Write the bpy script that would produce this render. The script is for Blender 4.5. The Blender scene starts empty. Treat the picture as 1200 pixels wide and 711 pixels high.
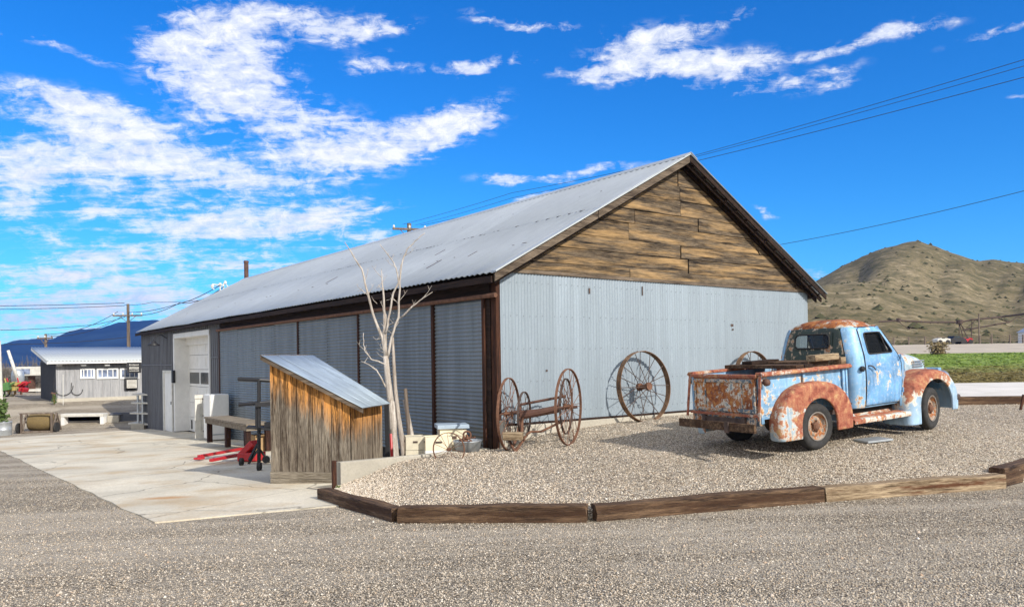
import bpy, bmesh, math, random
import numpy as np
from mathutils import Vector, Matrix, noise
random.seed(7); rng = np.random.default_rng(5)
PI = math.pi; rad = math.radians
scene = bpy.context.scene
COL = scene.collection

# ------------------------------------------------------------------ survey frame
# camera stands at the origin, 1.8 m up, looking along +Y; these turn a sight line into a place on a real surface
F, ROLL, YH, CZ = 910.5, 0.0146, 420.47, 1.8
GA = 0.9263
G = (math.sin(GA), math.cos(GA)); S = (-G[1], G[0]); C0 = (-.222, 15.)
SK, SZ = .035, -.38
def ray(px, py):
    du, dv = px-600, py-YH; c, n = math.cos(ROLL), math.sin(ROLL)
    return ((du*c-dv*n)/F, -(du*n+dv*c)/F)
def atd(px, py, d):
    a, b = ray(px, py); return Vector((a*d, d, b*d+CZ))
def sig(x, y): return S[0]*(x-C0[0])+S[1]*(y-C0[1])
def gam(x, y): return G[0]*(x-C0[0])+G[1]*(y-C0[1])
def lotz(x, y): return SZ-SK*sig(x, y)
def lot(px, py, dz=0):
    a, b = ray(px, py); sd = S[0]*a+S[1]; s0 = S[0]*C0[0]+S[1]*C0[1]
    d = (SZ+dz-CZ+SK*s0)/(b+SK*sd); return Vector((a*d, d, b*d+CZ))
def bar2w(g_, s_, z=0): return Vector((C0[0]+G[0]*g_+S[0]*s_, C0[1]+G[1]*g_+S[1]*s_, z))
def lerp(a, b, t): return a+(b-a)*t
def sst(a, b, x):
    t = max(0., min(1., (x-a)/(b-a))); return t*t*(3-2*t)

# ------------------------------------------------------------------ object helpers
def tag(o, label=None, cat=None, group=None, kind=None):
    if label: o['label'] = label
    if cat: o['category'] = cat
    if group: o['group'] = group
    if kind: o['kind'] = kind
    return o
def thing(name, loc, rz, label, cat, group=None, rx=0, ry=0):
    o = bpy.data.objects.new(name, None); COL.objects.link(o)
    o.location = loc; o.rotation_euler = (rx, ry, rz); o.empty_display_size = .3
    return tag(o, label, cat, group)
class MB:
    def __init__(s): s.v = []; s.f = []; s.marks = []
    def add(s, vs, fs):
        s.marks.append((len(s.v), len(s.f))); n = len(s.v); s.v += [tuple(v) for v in vs]; s.f += [tuple(i+n for i in f) for f in fs]; return s
    def box(s, c, d, R=None):
        c = Vector(c); h = Vector(d)/2; vs = []
        for i in (-1, 1):
            for j in (-1, 1):
                for k in (-1, 1):
                    p = Vector((i*h.x, j*h.y, k*h.z))
                    if R is not None: p = R @ p
                    vs.append(c+p)
        return s.add(vs, [(0,1,3,2),(4,6,7,5),(0,4,5,1),(2,3,7,6),(0,2,6,4),(1,5,7,3)])
    def b2(s, x0, x1, y0, y1, z0, z1): return s.box(((x0+x1)/2, (y0+y1)/2, (z0+z1)/2), (abs(x1-x0), abs(y1-y0), abs(z1-z0)))
    def beam(s, a, b, w, h, up=(0,0,1)):
        a = Vector(a); b = Vector(b); d = b-a; L = d.length; d.normalize(); u = Vector(up)
        if abs(d.dot(u)) > .98: u = Vector((1,0,0))
        y = u.cross(d).normalized(); z = d.cross(y)
        R = Matrix((d, y, z)).transposed()
        return s.box((a+b)/2, (L, w, h), R)
    def tube(s, pts, r, n=8, cap=True, closed=False):
        pts = [Vector(p) for p in pts]; m = len(pts); rs = r if isinstance(r, (list, tuple)) else [r]*m
        vs = []; pu = None
        for i, p in enumerate(pts):
            if closed: t = (pts[(i+1) % m]-pts[i-1]).normalized()
            else: t = (pts[min(i+1, m-1)]-pts[max(i-1, 0)]).normalized()
            if pu is None: pu = Vector((0,0,1)) if abs(t.z) < .9 else Vector((1,0,0))
            x = pu-t*pu.dot(t)
            if x.length < 1e-4: x = t.orthogonal()
            x.normalize(); y = t.cross(x); pu = x
            for k in range(n):
                a = 2*PI*k/n; vs.append(p+(x*math.cos(a)+y*math.sin(a))*rs[i])
        fs = []
        for i in range(m if closed else m-1):
            j = (i+1) % m
            for k in range(n): fs.append((i*n+k, i*n+(k+1) % n, j*n+(k+1) % n, j*n+k))
        if cap and not closed: fs += [tuple(range(n-1, -1, -1)), tuple((m-1)*n+k for k in range(n))]
        return s.add(vs, fs)
    def lathe(s, prof, n=32, M=None, closed=False):   # prof: (radius, height) about local z
        M = M or Matrix(); vs = []
        for k in range(n):
            a = 2*PI*k/n
            for r, h in prof: vs.append(M @ Vector((r*math.cos(a), r*math.sin(a), h)))
        m = len(prof); fs = []
        for k in range(n):
            k2 = (k+1) % n
            for i in range(m if closed else m-1):
                j = (i+1) % m; fs.append((k*m+i, k2*m+i, k2*m+j, k*m+j))
        return s.add(vs, fs)
    def grid(s, rows, closed=False):
        m = len(rows[0]); vs = [v for r in rows for v in r]; fs = []
        for i in range(len(rows)-1):
            for j in range(m if closed else m-1):
                k = (j+1) % m; fs.append((i*m+j, i*m+k, (i+1)*m+k, (i+1)*m+j))
        return s.add(vs, fs)
    def prism(s, poly, off):
        off = Vector(off); n = len(poly); a = [Vector(p) for p in poly]
        return s.add(a+[p+off for p in a], [tuple(range(n-1, -1, -1)), tuple(range(n, 2*n))]+[(i, (i+1) % n, (i+1) % n+n, i+n) for i in range(n)])
    def each(s, name, mat, parent=None, **k):    # one object per piece
        out = []
        for i, (a, fa) in enumerate(s.marks):
            b, fb = s.marks[i+1] if i+1 < len(s.marks) else (len(s.v), len(s.f))
            m = MB(); m.v = s.v[a:b]; m.f = [tuple(x-a for x in f) for f in s.f[fa:fb]]; out.append(m.build(name, mat, parent, **k))
        return out
    def build(s, name, mat, parent=None, smooth=False, bevel=0, sub=0, solid=0, fix=True):
        me = bpy.data.meshes.new(name); me.from_pydata(s.v, [], s.f)
        if fix:
            bm = bmesh.new(); bm.from_mesh(me); bmesh.ops.recalc_face_normals(bm, faces=bm.faces); bm.to_mesh(me); bm.free()
        me.materials.append(mat)
        if smooth: me.polygons.foreach_set('use_smooth', [True]*len(me.polygons))
        o = bpy.data.objects.new(name, me); COL.objects.link(o)
        if parent: o.parent = parent
        if solid: m = o.modifiers.new('s', 'SOLIDIFY'); m.thickness = solid; m.offset = -1
        if bevel: m = o.modifiers.new('b', 'BEVEL'); m.width = bevel; m.segments = 2; m.limit_method = 'ANGLE'
        if sub: m = o.modifiers.new('u', 'SUBSURF'); m.levels = sub; m.render_levels = sub
        return o
def copy_tree(o, parent=None):
    c = o.copy(); COL.objects.link(c); c.parent = parent
    for ch in list(o.children): copy_tree(ch, c)
    return c
AXY = Matrix.Rotation(PI/2, 4, 'X')     # lathe axis -> y
AXX = Matrix.Rotation(PI/2, 4, 'Y')     # lathe axis -> x

# ------------------------------------------------------------------ materials
def new(name):
    m = bpy.data.materials.new(name); m.use_nodes = True; nt = m.node_tree; nt.nodes.clear()
    o = nt.nodes.new('ShaderNodeOutputMaterial'); b = nt.nodes.new('ShaderNodeBsdfPrincipled')
    nt.links.new(b.outputs[0], o.inputs[0]); return m, nt, b
class N:
    def __init__(s, nt): s.nt = nt
    def n(s, t, **k):
        x = s.nt.nodes.new(t)
        for a, b in k.items(): setattr(x, a, b)
        return x
    def l(s, a, b): s.nt.links.new(a, b)
    def setin(s, sock, v):
        if hasattr(v, 'links'): s.l(v, sock)
        elif isinstance(v, (tuple, list)) and len(v) == 3 and sock.type == 'RGBA': sock.default_value = (*v, 1)
        else: sock.default_value = v
    def coord(s, kind='Object', scale=(1,1,1), loc=(0,0,0), rot=(0,0,0), src=None):
        m = s.n('ShaderNodeMapping'); m.inputs['Scale'].default_value = scale; m.inputs['Location'].default_value = loc; m.inputs['Rotation'].default_value = rot
        if src is None:
            if kind == 'World': src = s.n('ShaderNodeNewGeometry').outputs['Position']
            else: src = s.n('ShaderNodeTexCoord').outputs[kind]
        s.l(src, m.inputs[0]); return m.outputs[0]
    def noise(s, vec, scale=5, detail=4, rough=.55, dist=0, out=0):
        x = s.n('ShaderNodeTexNoise'); s.l(vec, x.inputs['Vector'])
        x.inputs['Scale'].default_value = scale; x.inputs['Detail'].default_value = detail; x.inputs['Roughness'].default_value = rough; x.inputs['Distortion'].default_value = dist
        return x.outputs[out]
    def vor(s, vec, scale=5, out='Distance', feature='F1', rnd=1):
        x = s.n('ShaderNodeTexVoronoi', feature=feature); s.l(vec, x.inputs['Vector']); x.inputs['Scale'].default_value = scale
        x.inputs['Randomness'].default_value = rnd
        return x.outputs[out]
    def ramp(s, fac, stops, interp='LINEAR'):
        x = s.n('ShaderNodeValToRGB'); cr = x.color_ramp; cr.interpolation = interp
        while len(cr.elements) < len(stops): cr.elements.new(.5)
        for e, (p, c) in zip(cr.elements, stops):
            e.position = p; e.color = (*c, 1) if isinstance(c, tuple) else (c, c, c, 1)
        s.l(fac, x.inputs[0]); return x.outputs[0]
    def math(s, op, a, b=0., c=None, clamp=False):
        x = s.n('ShaderNodeMath', operation=op); x.use_clamp = clamp
        s.setin(x.inputs[0], a); s.setin(x.inputs[1], b)
        if c is not None: s.setin(x.inputs[2], c)
        return x.outputs[0]
    def mix(s, f, a, b, mode='MIX'):
        x = s.n('ShaderNodeMix', data_type='RGBA', blend_type=mode); x.clamp_factor = True
        s.setin(x.inputs[0], f); s.setin(x.inputs[6], a); s.setin(x.inputs[7], b); return x.outputs[2]
    def bump(s, h, strength=.5, dist=.01, nrm=None):
        x = s.n('ShaderNodeBump'); s.l(h, x.inputs['Height']); x.inputs['Strength'].default_value = strength; x.inputs['Distance'].default_value = dist
        if nrm is not None: s.l(nrm, x.inputs['Normal'])
        return x.outputs[0]
    def sep(s, v):
        x = s.n('ShaderNodeSeparateXYZ'); s.l(v, x.inputs[0]); return x.outputs

def plain(name, col, rough=.7, metal=0, var=.25, scale=6, bump=.15, spec=.4):
    m, nt, b = new(name); k = N(nt); co = k.coord()
    n1 = k.noise(co, scale, 6, .65)
    c = k.mix(k.ramp(n1, [(.3, 0.), (.7, 1.)]), tuple(x*(1-var) for x in col), tuple(min(1, x*(1+var)) for x in col))
    k.l(c, b.inputs['Base Color']); b.inputs['Roughness'].default_value = rough; b.inputs['Metallic'].default_value = metal
    b.inputs['Specular IOR Level'].default_value = spec
    k.l(k.bump(k.noise(co, scale*8, 4), bump, .004), b.inputs['Normal'])
    return m

def gravel(name, cols, scale=45, big=.35, tint=(1,1,1), patch=None):
    m, nt, b = new(name); k = N(nt); co = k.coord('World')
    v1 = k.n('ShaderNodeTexVoronoi'); k.l(co, v1.inputs['Vector']); v1.inputs['Scale'].default_value = scale
    v2 = k.n('ShaderNodeTexVoronoi'); k.l(co, v2.inputs['Vector']); v2.inputs['Scale'].default_value = scale*.47
    r1 = k.sep(v1.outputs['Color'])[0]; r2 = k.sep(v2.outputs['Color'])[1]
    st = [(i/(len(cols)-1), c) for i, c in enumerate(cols)]
    c1 = k.ramp(r1, st); c2 = k.ramp(r2, st)
    edge = k.ramp(v1.outputs['Distance'], [(.20, 1.), (.66, 0.22)])
    c = k.mix(.45, c1, c2)
    c = k.mix(1., c, edge, 'MULTIPLY')
    big1 = k.noise(co, big, 5, .6)
    c = k.mix(k.ramp(big1, [(.35, 0.), (.65, .55)]), c, k.mix(1., c, (.72,.70,.68), 'MULTIPLY'))
    fine = k.noise(co, 2.3, 6, .7)
    c = k.mix(k.ramp(fine, [(.42, 0.), (.66, .6)]), c, k.mix(1., c, (1.3,1.27,1.2), 'MULTIPLY'))
    if patch:
        # dusty swathes where wheels run
        w = k.coord('World', scale=(.16,.9,1), rot=(0,0,rad(-12)))
        c = k.mix(k.ramp(k.noise(w, 1.1, 5, .6), [(.42, 0.), (.60, .6)]), c, patch)
    c = k.mix(1., c, tint, 'MULTIPLY')
    k.l(c, b.inputs['Base Color']); b.inputs['Roughness'].default_value = .95; b.inputs['Specular IOR Level'].default_value = .15
    h = k.math('ADD', k.math('MULTIPLY', v1.outputs['Distance'], -1.), k.math('MULTIPLY', v2.outputs['Distance'], -.8))
    k.l(k.bump(h, 1., .02), b.inputs['Normal'])
    return m

def wood(name, light, dark, axis='x', gs=1., rough=.85, knot=.4, top=None, stain=None, contrast=1.):
    # weathered boards: grain stretched along one axis, every board (mesh island) has its own tone
    m, nt, b = new(name); k = N(nt)
    sc = {'x': (.7,9,9), 'y': (9,.7,9), 'z': (9,9,.7)}[axis]
    isl = k.n('ShaderNodeNewGeometry').outputs['Random Per Island']
    tc = k.n('ShaderNodeTexCoord').outputs['Object']
    off = k.n('ShaderNodeVectorMath', operation='ADD'); k.l(tc, off.inputs[0])
    cx = k.n('ShaderNodeCombineXYZ'); 
    for i in range(3): k.l(k.math('MULTIPLY', isl, 37.+11*i), cx.inputs[i])
    k.l(cx.outputs[0], off.inputs[1]); co = k.coord(src=off.outputs[0], scale=tuple(x*gs for x in sc))
    g1 = k.noise(co, 1.3, 8, .72, .5); g2 = k.noise(co, 7, 6, .75, .2)
    t = k.math('ADD', k.math('MULTIPLY', g1, .58), k.math('MULTIPLY', g2, .42)); t = k.math('ADD', k.math('MULTIPLY', k.math('SUBTRACT', t, .5), 2.1*contrast), .5)
    c = k.ramp(t, [(.32, dark), (.54, tuple(a*.42+b_*.58 for a, b_ in zip(light, dark))), (.80, light)])
    c = k.mix(k.math('MULTIPLY', isl, .55), c, k.mix(1., c, (.55,.5,.47), 'MULTIPLY'))
    # knots
    kc = k.coord(src=off.outputs[0], scale=tuple(x*gs*.33 for x in sc))
    kn = k.vor(kc, 2.2); c = k.mix(k.ramp(kn, [(.05, knot*2), (.16, 0.)]), c, tuple(x*.4 for x in dark))
    if stain:   # warm unweathered patches
        col, lo, hi = stain; st = k.noise(k.coord(src=off.outputs[0], scale=tuple(x*(.5 if x > 1 else .55) for x in sc)), 1.5, 7, .7)
        c = k.mix(k.ramp(st, [(lo, 0.), (hi, .95)]), c, k.mix(t, tuple(x*.25 for x in col), col))
    if top:     # unweathered wood kept dry under the eave: (colour, x-slope, z at x=0, reach)
        col, sl, z0, reach = top; xyz = k.sep(tc)
        dd = k.math('SUBTRACT', k.math('ADD', k.math('MULTIPLY', xyz[0], sl), z0), xyz[2])
        dd = k.math('SUBTRACT', dd, k.math('MULTIPLY', k.noise(co, 1.1, 5, .7), reach*2.2))
        dd = k.math('ADD', dd, reach*.75)
        c = k.mix(k.ramp(dd, [(0., 1.), (min(1, reach*.9), 0.)]), c, k.mix(k.ramp(t, [(.4, 0.), (.62, 1.)]), tuple(x*.22 for x in col), col))
    k.l(c, b.inputs['Base Color']); b.inputs['Roughness'].default_value = rough; b.inputs['Specular IOR Level'].default_value = .25
    k.l(k.bump(t, .7, .012), b.inputs['Normal'])
    return m

def metal_sheet(name, col, vary=.2, rust=.0, streak='z', rough=.5, metal=.35, panel=None, rustcol=(.22,.10,.05), seam=None):
    m, nt, b = new(name); k = N(nt); co = k.coord()
    sc = {'z': (3,3,.25), 'x': (.25,3,3), 'y': (3,.25,3)}[streak]
    st = k.noise(k.coord(scale=sc), 1.4, 7, .7)
    sp = k.noise(co, 38, 3, .6)
    c = k.mix(k.ramp(st, [(.3, 0.), (.7, 1.)]), tuple(x*(1-vary) for x in col), tuple(min(1, x*(1+vary)) for x in col))
    c = k.mix(k.ramp(sp, [(.35, .25), (.6, 0.)]), c, tuple(x*.6 for x in col))
    if panel:   # separate sheets differ a little
        ax, w, w2, off = panel; xyz = k.sep(k.coord())
        u = k.math('FLOOR', k.math('DIVIDE', xyz['xyz'.index(ax)], w))
        v = k.math('FLOOR', k.math('DIVIDE', k.math('ADD', xyz['xyz'.index(off)], .4), w2))
        wn = k.n('ShaderNodeTexWhiteNoise', noise_dimensions='2D'); cx = k.n('ShaderNodeCombineXYZ'); k.l(u, cx.inputs[0]); k.l(v, cx.inputs[1]); k.l(cx.outputs[0], wn.inputs['Vector'])
        c = k.mix(k.math('MULTIPLY', wn.outputs['Value'], .3), c, tuple(x*.62 for x in col))
    if rust:
        r = k.noise(k.coord(scale=sc), 3.1, 8, .75)
        c = k.mix(k.ramp(r, [(.72-rust, 0.), (.80-rust, .9)]), c, rustcol)
    k.l(c, b.inputs['Base Color']); b.inputs['Roughness'].default_value = rough; b.inputs['Metallic'].default_value = metal
    k.l(k.bump(k.noise(co, 9, 4), .12, .02), b.inputs['Normal'])
    return m

def rusty(name, paint, amt=.5, pale=.25, scale=3., redder=0., top=0., zmid=.8, dark=False, seed=0, xk=0., xmid=0., pk=.5):
    # old paint flaked to primer and rust; amt / pale set how much of each
    m, nt, b = new(name); k = N(nt); co = k.coord(loc=(seed*3.1, seed*1.7, seed))
    n1 = k.noise(co, scale, 8, .68, .3); n2 = k.noise(co, scale*2.7, 8, .7); n3 = k.noise(co, scale*.6, 4, .5)
    z = k.sep(k.coord())[2]
    up = k.math('ADD', k.math('MULTIPLY', k.math('SUBTRACT', z, zmid), top), k.math('MULTIPLY', k.math('SUBTRACT', k.sep(k.coord())[0], xmid), xk))
    n4 = k.noise(k.coord(scale=(1.6,1.6,.22), loc=(seed*2.3,0,seed)), scale*2.2, 6, .7)
    base = k.mix(k.ramp(n3, [(.35, 0.), (.65, 1.)]), tuple(x*.75 for x in paint), tuple(min(1, x*1.25) for x in paint))
    base = k.mix(k.ramp(k.noise(co, scale*5, 6, .7), [(.5, 0.), (.75, pk)]), base, (.62,.66,.66))
    r = k.math('ADD', k.math('MULTIPLY', k.math('SUBTRACT', k.math('ADD', k.math('ADD', k.math('MULTIPLY', n1, .45), k.math('MULTIPLY', n2, .33)), k.math('MULTIPLY', n4, .22)), .5), 1.6), k.math('ADD', up, .5))
    rc = k.ramp(n2, [(.32, (.07,.025,.014)), (.45, (.22,.065,.025)), (.56, (.38,.14,.04)), (.68, (.52,.29,.10))] if not redder else
                [(.34, (.14,.035,.02)), (.45, (.29,.085,.05)), (.56, (.38,.16,.085)), (.66, (.48,.30,.14))])
    t = 1-amt
    lo = .35+.3*t
    c = k.mix(k.ramp(r, [(lo-.020-pale*.07, 0.), (lo-.000-pale*.05, .9)]), base, (.66,.64,.56))
    c = k.mix(k.ramp(r, [(lo-.05, 0.), (lo, .35)]), c, (.50,.33,.16)); c = k.mix(k.ramp(r, [(lo-.012, 0.), (lo+.04, 1.)]), c, rc); c = k.mix(k.ramp(n4, [(.28, .45), (.48, 0.)]), c, (.05,.045,.04))
    k.l(c, b.inputs['Base Color'])
    ro = k.ramp(r, [(lo-.01, .42), (lo+.02, .85)]); k.l(ro, b.inputs['Roughness']); b.inputs['Specular IOR Level'].default_value = .4
    k.l(k.bump(r, .5, .01), b.inputs['Normal'])
    return m

M = {}
M['lot'] = gravel('lot_gravel', [(.14,.11,.08), (.38,.325,.25), (.54,.47,.375), (.66,.58,.47), (.88,.81,.70)], 60, .3, (1.16,1.14,1.10), patch=(.46,.41,.34))
M['bed'] = gravel('pale_gravel', [(.18,.13,.09), (.52,.43,.32), (.72,.62,.48), (.84,.74,.60), (.97,.91,.81)], 54, .5, (1.08,1.07,1.06))
M['road'] = plain('road_dirt', (.62,.58,.52), .95, var=.15, scale=.8, bump=.3)
M['strip'] = plain('dry_dirt', (.42,.36,.28), .95, var=.2, scale=.3, bump=.3)

def m_concrete(name, col, cracks=True):
    m, nt, b = new(name); k = N(nt); co = k.coord('World')
    a = k.noise(co, .55, 7, .6); f = k.noise(co, 22, 5, .7)
    c = k.mix(k.ramp(a, [(.3, 0.), (.7, 1.)]), tuple(x*.74 for x in col), tuple(x*1.12 for x in col))
    c = k.mix(k.ramp(f, [(.35, .5), (.55, 0.)]), c, tuple(x*.6 for x in col))
    if cracks:
        st = k.noise(k.coord('World', scale=(.5,.5,1), loc=(3,1,0)), 1.3, 5, .6)
        c = k.mix(k.ramp(st, [(.50, 0.), (.66, .5)]), c, (.40,.27,.13))
        w = k.noise(co, 1.1, 4, .6, out=1); mp = k.n('ShaderNodeVectorMath', operation='MULTIPLY_ADD'); k.l(w, mp.inputs[0]); mp.inputs[1].default_value = (.5,.5,.5); k.l(co, mp.inputs[2])
        cr = k.vor(mp.outputs[0], .33, feature='DISTANCE_TO_EDGE'); c = k.mix(k.ramp(cr, [(.002, .75), (.007, 0.)]), c, (.16,.14,.11))
        sp = k.vor(co, 1.9); c = k.mix(k.ramp(sp, [(.03, .6), (.07, 0.)]), c, (.22,.19,.15))
        # rust-brown stain near the pad's corner, where water pools
        for (sx, sy, rx, ry, colr, am) in ((-5.75,12.9,.55,.22,(.42,.20,.06),.8), (-5.2,12.6,1.3,.6,(.40,.30,.18),.35), (-9.5,24,.8,.35,(.2,.16,.12),.5), (-15,24,1.2,.4,(.17,.15,.12),.5), (-17,30,1.8,.5,(.35,.24,.12),.5)):
            q = k.coord('World', loc=(-sx/rx, -sy/ry, 0), scale=(1/rx, 1/ry, 0)); ln = k.n('ShaderNodeVectorMath', operation='LENGTH'); k.l(q, ln.inputs[0])
            dd = k.math('ADD', ln.outputs['Value'], k.math('MULTIPLY', k.noise(co, 4, 5, .7), .9))
            c = k.mix(k.ramp(k.math('MULTIPLY', dd, .5), [(.35, am), (.75, 0.)]), c, colr)
    k.l(c, b.inputs['Base Color']); b.inputs['Roughness'].default_value = .9; b.inputs['Specular IOR Level'].default_value = .2
    k.l(k.bump(f, .4, .008), b.inputs['Normal']); return m
M['pad'] = m_concrete('pad_concrete', (.64,.585,.47)); M['conc'] = m_concrete('wall_concrete', (.50,.46,.38), False)

def m_grass():
    m, nt, b = new('field_grass'); k = N(nt); co = k.coord('World')
    y = k.sep(co)[1]
    n1 = k.noise(k.coord('World', scale=(.16,.22,1)), 1, 9, .8); n2 = k.noise(k.coord('World', scale=(.5,.22,1)), 1.6, 8, .85)
    f = k.math('ADD', k.math('MULTIPLY', k.math('SUBTRACT', y, 43.), .05), k.math('MULTIPLY', k.math('SUBTRACT', n1, .5), 2.2))
    dry = k.ramp(n2, [(.3, (.07,.06,.025)), (.5, (.17,.14,.055)), (.7, (.34,.28,.13))]); gr = k.ramp(n2, [(.3, (.08,.12,.02)), (.5, (.17,.25,.05)), (.7, (.36,.39,.14))])
    c = k.mix(k.ramp(f, [(0., 0.), (.6, 1.)]), dry, gr)
    k.l(c, b.inputs['Base Color']); b.inputs['Roughness'].default_value = .9; b.inputs['Specular IOR Level'].default_value = .1
    k.l(k.bump(n2, 1., .15), b.inputs['Normal']); return m
M['grass'] = m_grass()
def m_hill():
    m, nt, b = new('sage_hill'); k = N(nt); co = k.coord('World')
    n1 = k.noise(co, .012, 6, .6); n2 = k.noise(co, .16, 8, .75); v = k.vor(co, .30); v2 = k.vor(co, .11)
    c = k.ramp(n1, [(.32, (.125,.10,.055)), (.5, (.19,.15,.085)), (.66, (.31,.245,.15))]); n3 = k.noise(co, .9, 5, .8); c = k.mix(k.ramp(n3, [(.35, .75), (.58, 0.)]), c, (.075,.072,.036))
    c = k.mix(k.ramp(n2, [(.36, .85), (.54, 0.)]), c, (.07,.07,.034))
    c = k.mix(k.ramp(n2, [(.56, 0.), (.72, .8)]), c, (.46,.39,.26))
    c = k.mix(k.ramp(v, [(.14, .6), (.34, 0.)]), c, (.06,.062,.032))
    k.l(c, b.inputs['Base Color']); b.inputs['Roughness'].default_value = 1; b.inputs['Specular IOR Level'].default_value = .05
    k.l(k.bump(n2, .6, 1.), b.inputs['Normal']); return m
M['hill'] = m_hill()
M['mount'] = plain('mountain_forest', (.02,.035,.05), 1, var=.5, scale=.004, bump=0, spec=0)
M['shrub'] = plain('sagebrush', (.075,.075,.04), 1, var=.4, scale=.5, spec=.05)
M['leaf'] = plain('leaf', (.08,.13,.03), .7, var=.4, scale=20)
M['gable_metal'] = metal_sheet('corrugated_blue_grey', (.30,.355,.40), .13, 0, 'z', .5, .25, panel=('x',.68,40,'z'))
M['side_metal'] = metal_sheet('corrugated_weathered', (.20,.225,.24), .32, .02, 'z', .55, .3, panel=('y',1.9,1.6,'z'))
M['roof_metal'] = metal_sheet('roof_tin', (.52,.55,.55), .10, .0, 'x', .5, .3, panel=('y',2.1,40,'z'))
M['gable_wood'] = wood('gable_boards', (.25,.19,.125), (.012,.008,.006), 'x', .9, knot=.6, stain=((.60,.38,.17), .47, .66))
M['dark_wood'] = wood('dark_timber', (.065,.036,.024), (.012,.007,.005), 'y', 1.)
M['dark_wood_z'] = wood('dark_timber_upright', (.13,.05,.025), (.02,.010,.007), 'z', 1.)
M['rake_wood'] = wood('rake_board', (.30,.235,.17), (.05,.036,.025), 'x', .8)
M['shed_wood'] = wood('shed_boards', (.44,.385,.30), (.05,.033,.022), 'z', 1.3, knot=.5, top=((.70,.32,.085), -.485, 2.2, .50))
M['shed_base'] = wood('shed_base', (.42,.37,.29), (.10,.08,.055), 'x', 1.3)
M['rail_wood'] = wood('timber_edging', (.30,.19,.11), (.016,.009,.007), 'x', 1.6, stain=((.085,.042,.022), .45, .6))
M['rail_pale'] = wood('timber_edging_pale', (.66,.52,.34), (.10,.06,.03), 'x', 1.6, stain=((.16,.06,.025), .54, .62))
M['bench_wood'] = wood('bench_wood', (.42,.37,.29), (.12,.09,.06), 'x', 1.)
M['dark_post'] = wood('dark_leg', (.10,.045,.03), (.02,.01,.008), 'z', 1.)
M['grey_paint'] = wood('grey_painted_boards', (.24,.25,.27), (.13,.135,.15), 'z', .6, .7, knot=.0)
M['shop_grey'] = wood('light_grey_boards', (.52,.52,.53), (.30,.31,.32), 'z', .5, .7, knot=.0)
M['white'] = plain('white_paint', (.74,.73,.70), .55, var=.08, scale=3)
M['dirty_white'] = plain('worn_white_paint', (.60,.58,.52), .6, var=.18, scale=4)
M['cream'] = plain('cream_paint', (.72,.64,.46), .6, var=.1, scale=5)
M['black'] = plain('black_steel', (.018,.018,.02), .5, var=.3)
M['iron'] = plain('rusted_iron', (.15,.072,.042), .85, var=.5, scale=9, bump=.5)
M['iron_dark'] = plain('dark_iron', (.075,.05,.04), .8, var=.5, scale=9, bump=.4)
M['rubber'] = plain('tyre_rubber', (.032,.031,.03), .85, var=.4, scale=12, bump=.4)
M['chrome'] = plain('dull_steel', (.5,.5,.5), .4, .8, var=.2)
M['red'] = plain('red_enamel', (.42,.025,.03), .4, var=.15)
M['redbrown'] = plain('red_oxide', (.10,.048,.032), .7, var=.3)
M['galv'] = plain('galvanised', (.45,.48,.50), .45, .5, var=.15, scale=8)
M['lid'] = plain('hive_lid', (.36,.44,.52), .5, .2, var=.12, scale=8)
M['bark'] = wood('pale_bark', (.86,.81,.74), (.30,.25,.20), 'z', 1.4, knot=.3)
M['wire'] = plain('wire', (.03,.03,.035), .6)
M['pole'] = wood('pole_wood', (.30,.25,.20), (.12,.09,.07), 'z', .6)
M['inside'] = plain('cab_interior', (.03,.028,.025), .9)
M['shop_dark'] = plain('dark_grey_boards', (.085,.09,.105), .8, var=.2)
M['yellow'] = plain('faded_yellow', (.42,.32,.10), .6); M['green'] = plain('implement_green', (.07,.17,.05), .7)
M['cardboard'] = plain('cardboard', (.40,.26,.13), .9, var=.2)
M['rope'] = plain('hose_rope', (.17,.12,.05), .9, var=.4, scale=30)
blue = (.20,.38,.58)
M['t_body'] = rusty('truck_blue', blue, .12, .5, 3.4, seed=1)
M['t_door'] = rusty('truck_blue_door', (.15,.34,.60), .06, .6, 3.8, seed=2)
M['t_roof'] = rusty('truck_roof_rust', (.30,.36,.36), .62, .4, 2.6, top=.9, zmid=1.86, seed=3)
M['t_fender'] = rusty('truck_fender_rust', (.36,.47,.55), .72, .25, 3.2, redder=1, top=.20, zmid=.56, seed=4, xk=.22, xmid=-.62)
M['t_fender_front'] = rusty('front_fender_rust', (.30,.44,.58), .58, .9, 2.6, redder=1, top=.62, zmid=.80, seed=11, xk=-.20, xmid=2.85)
M['t_tail'] = rusty('truck_tailgate', (.16,.20,.22), .60, .9, 4.2, seed=5)
M['t_tailframe'] = rusty('tailgate_frame', (.07,.10,.13), .42, .3, 5, seed=12)
M['t_rail'] = rusty('truck_rail', (.4,.3,.25), .85, .3, 4, redder=1, seed=6)
M['t_hood'] = rusty('truck_hood', (.36,.48,.54), .50, .9, 3, top=.9, zmid=1.28, seed=7)
M['t_board'] = rusty('running_board', (.45,.45,.44), .55, .9, 4, redder=1, seed=8)
M['t_wheel'] = rusty('wheel_rust', (.20,.17,.14), .60, .02, 12, seed=9)
M['t_back'] = rusty('cab_back_patina', (.035,.055,.045), .30, .05, 3, seed=10, pk=.0)

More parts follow.
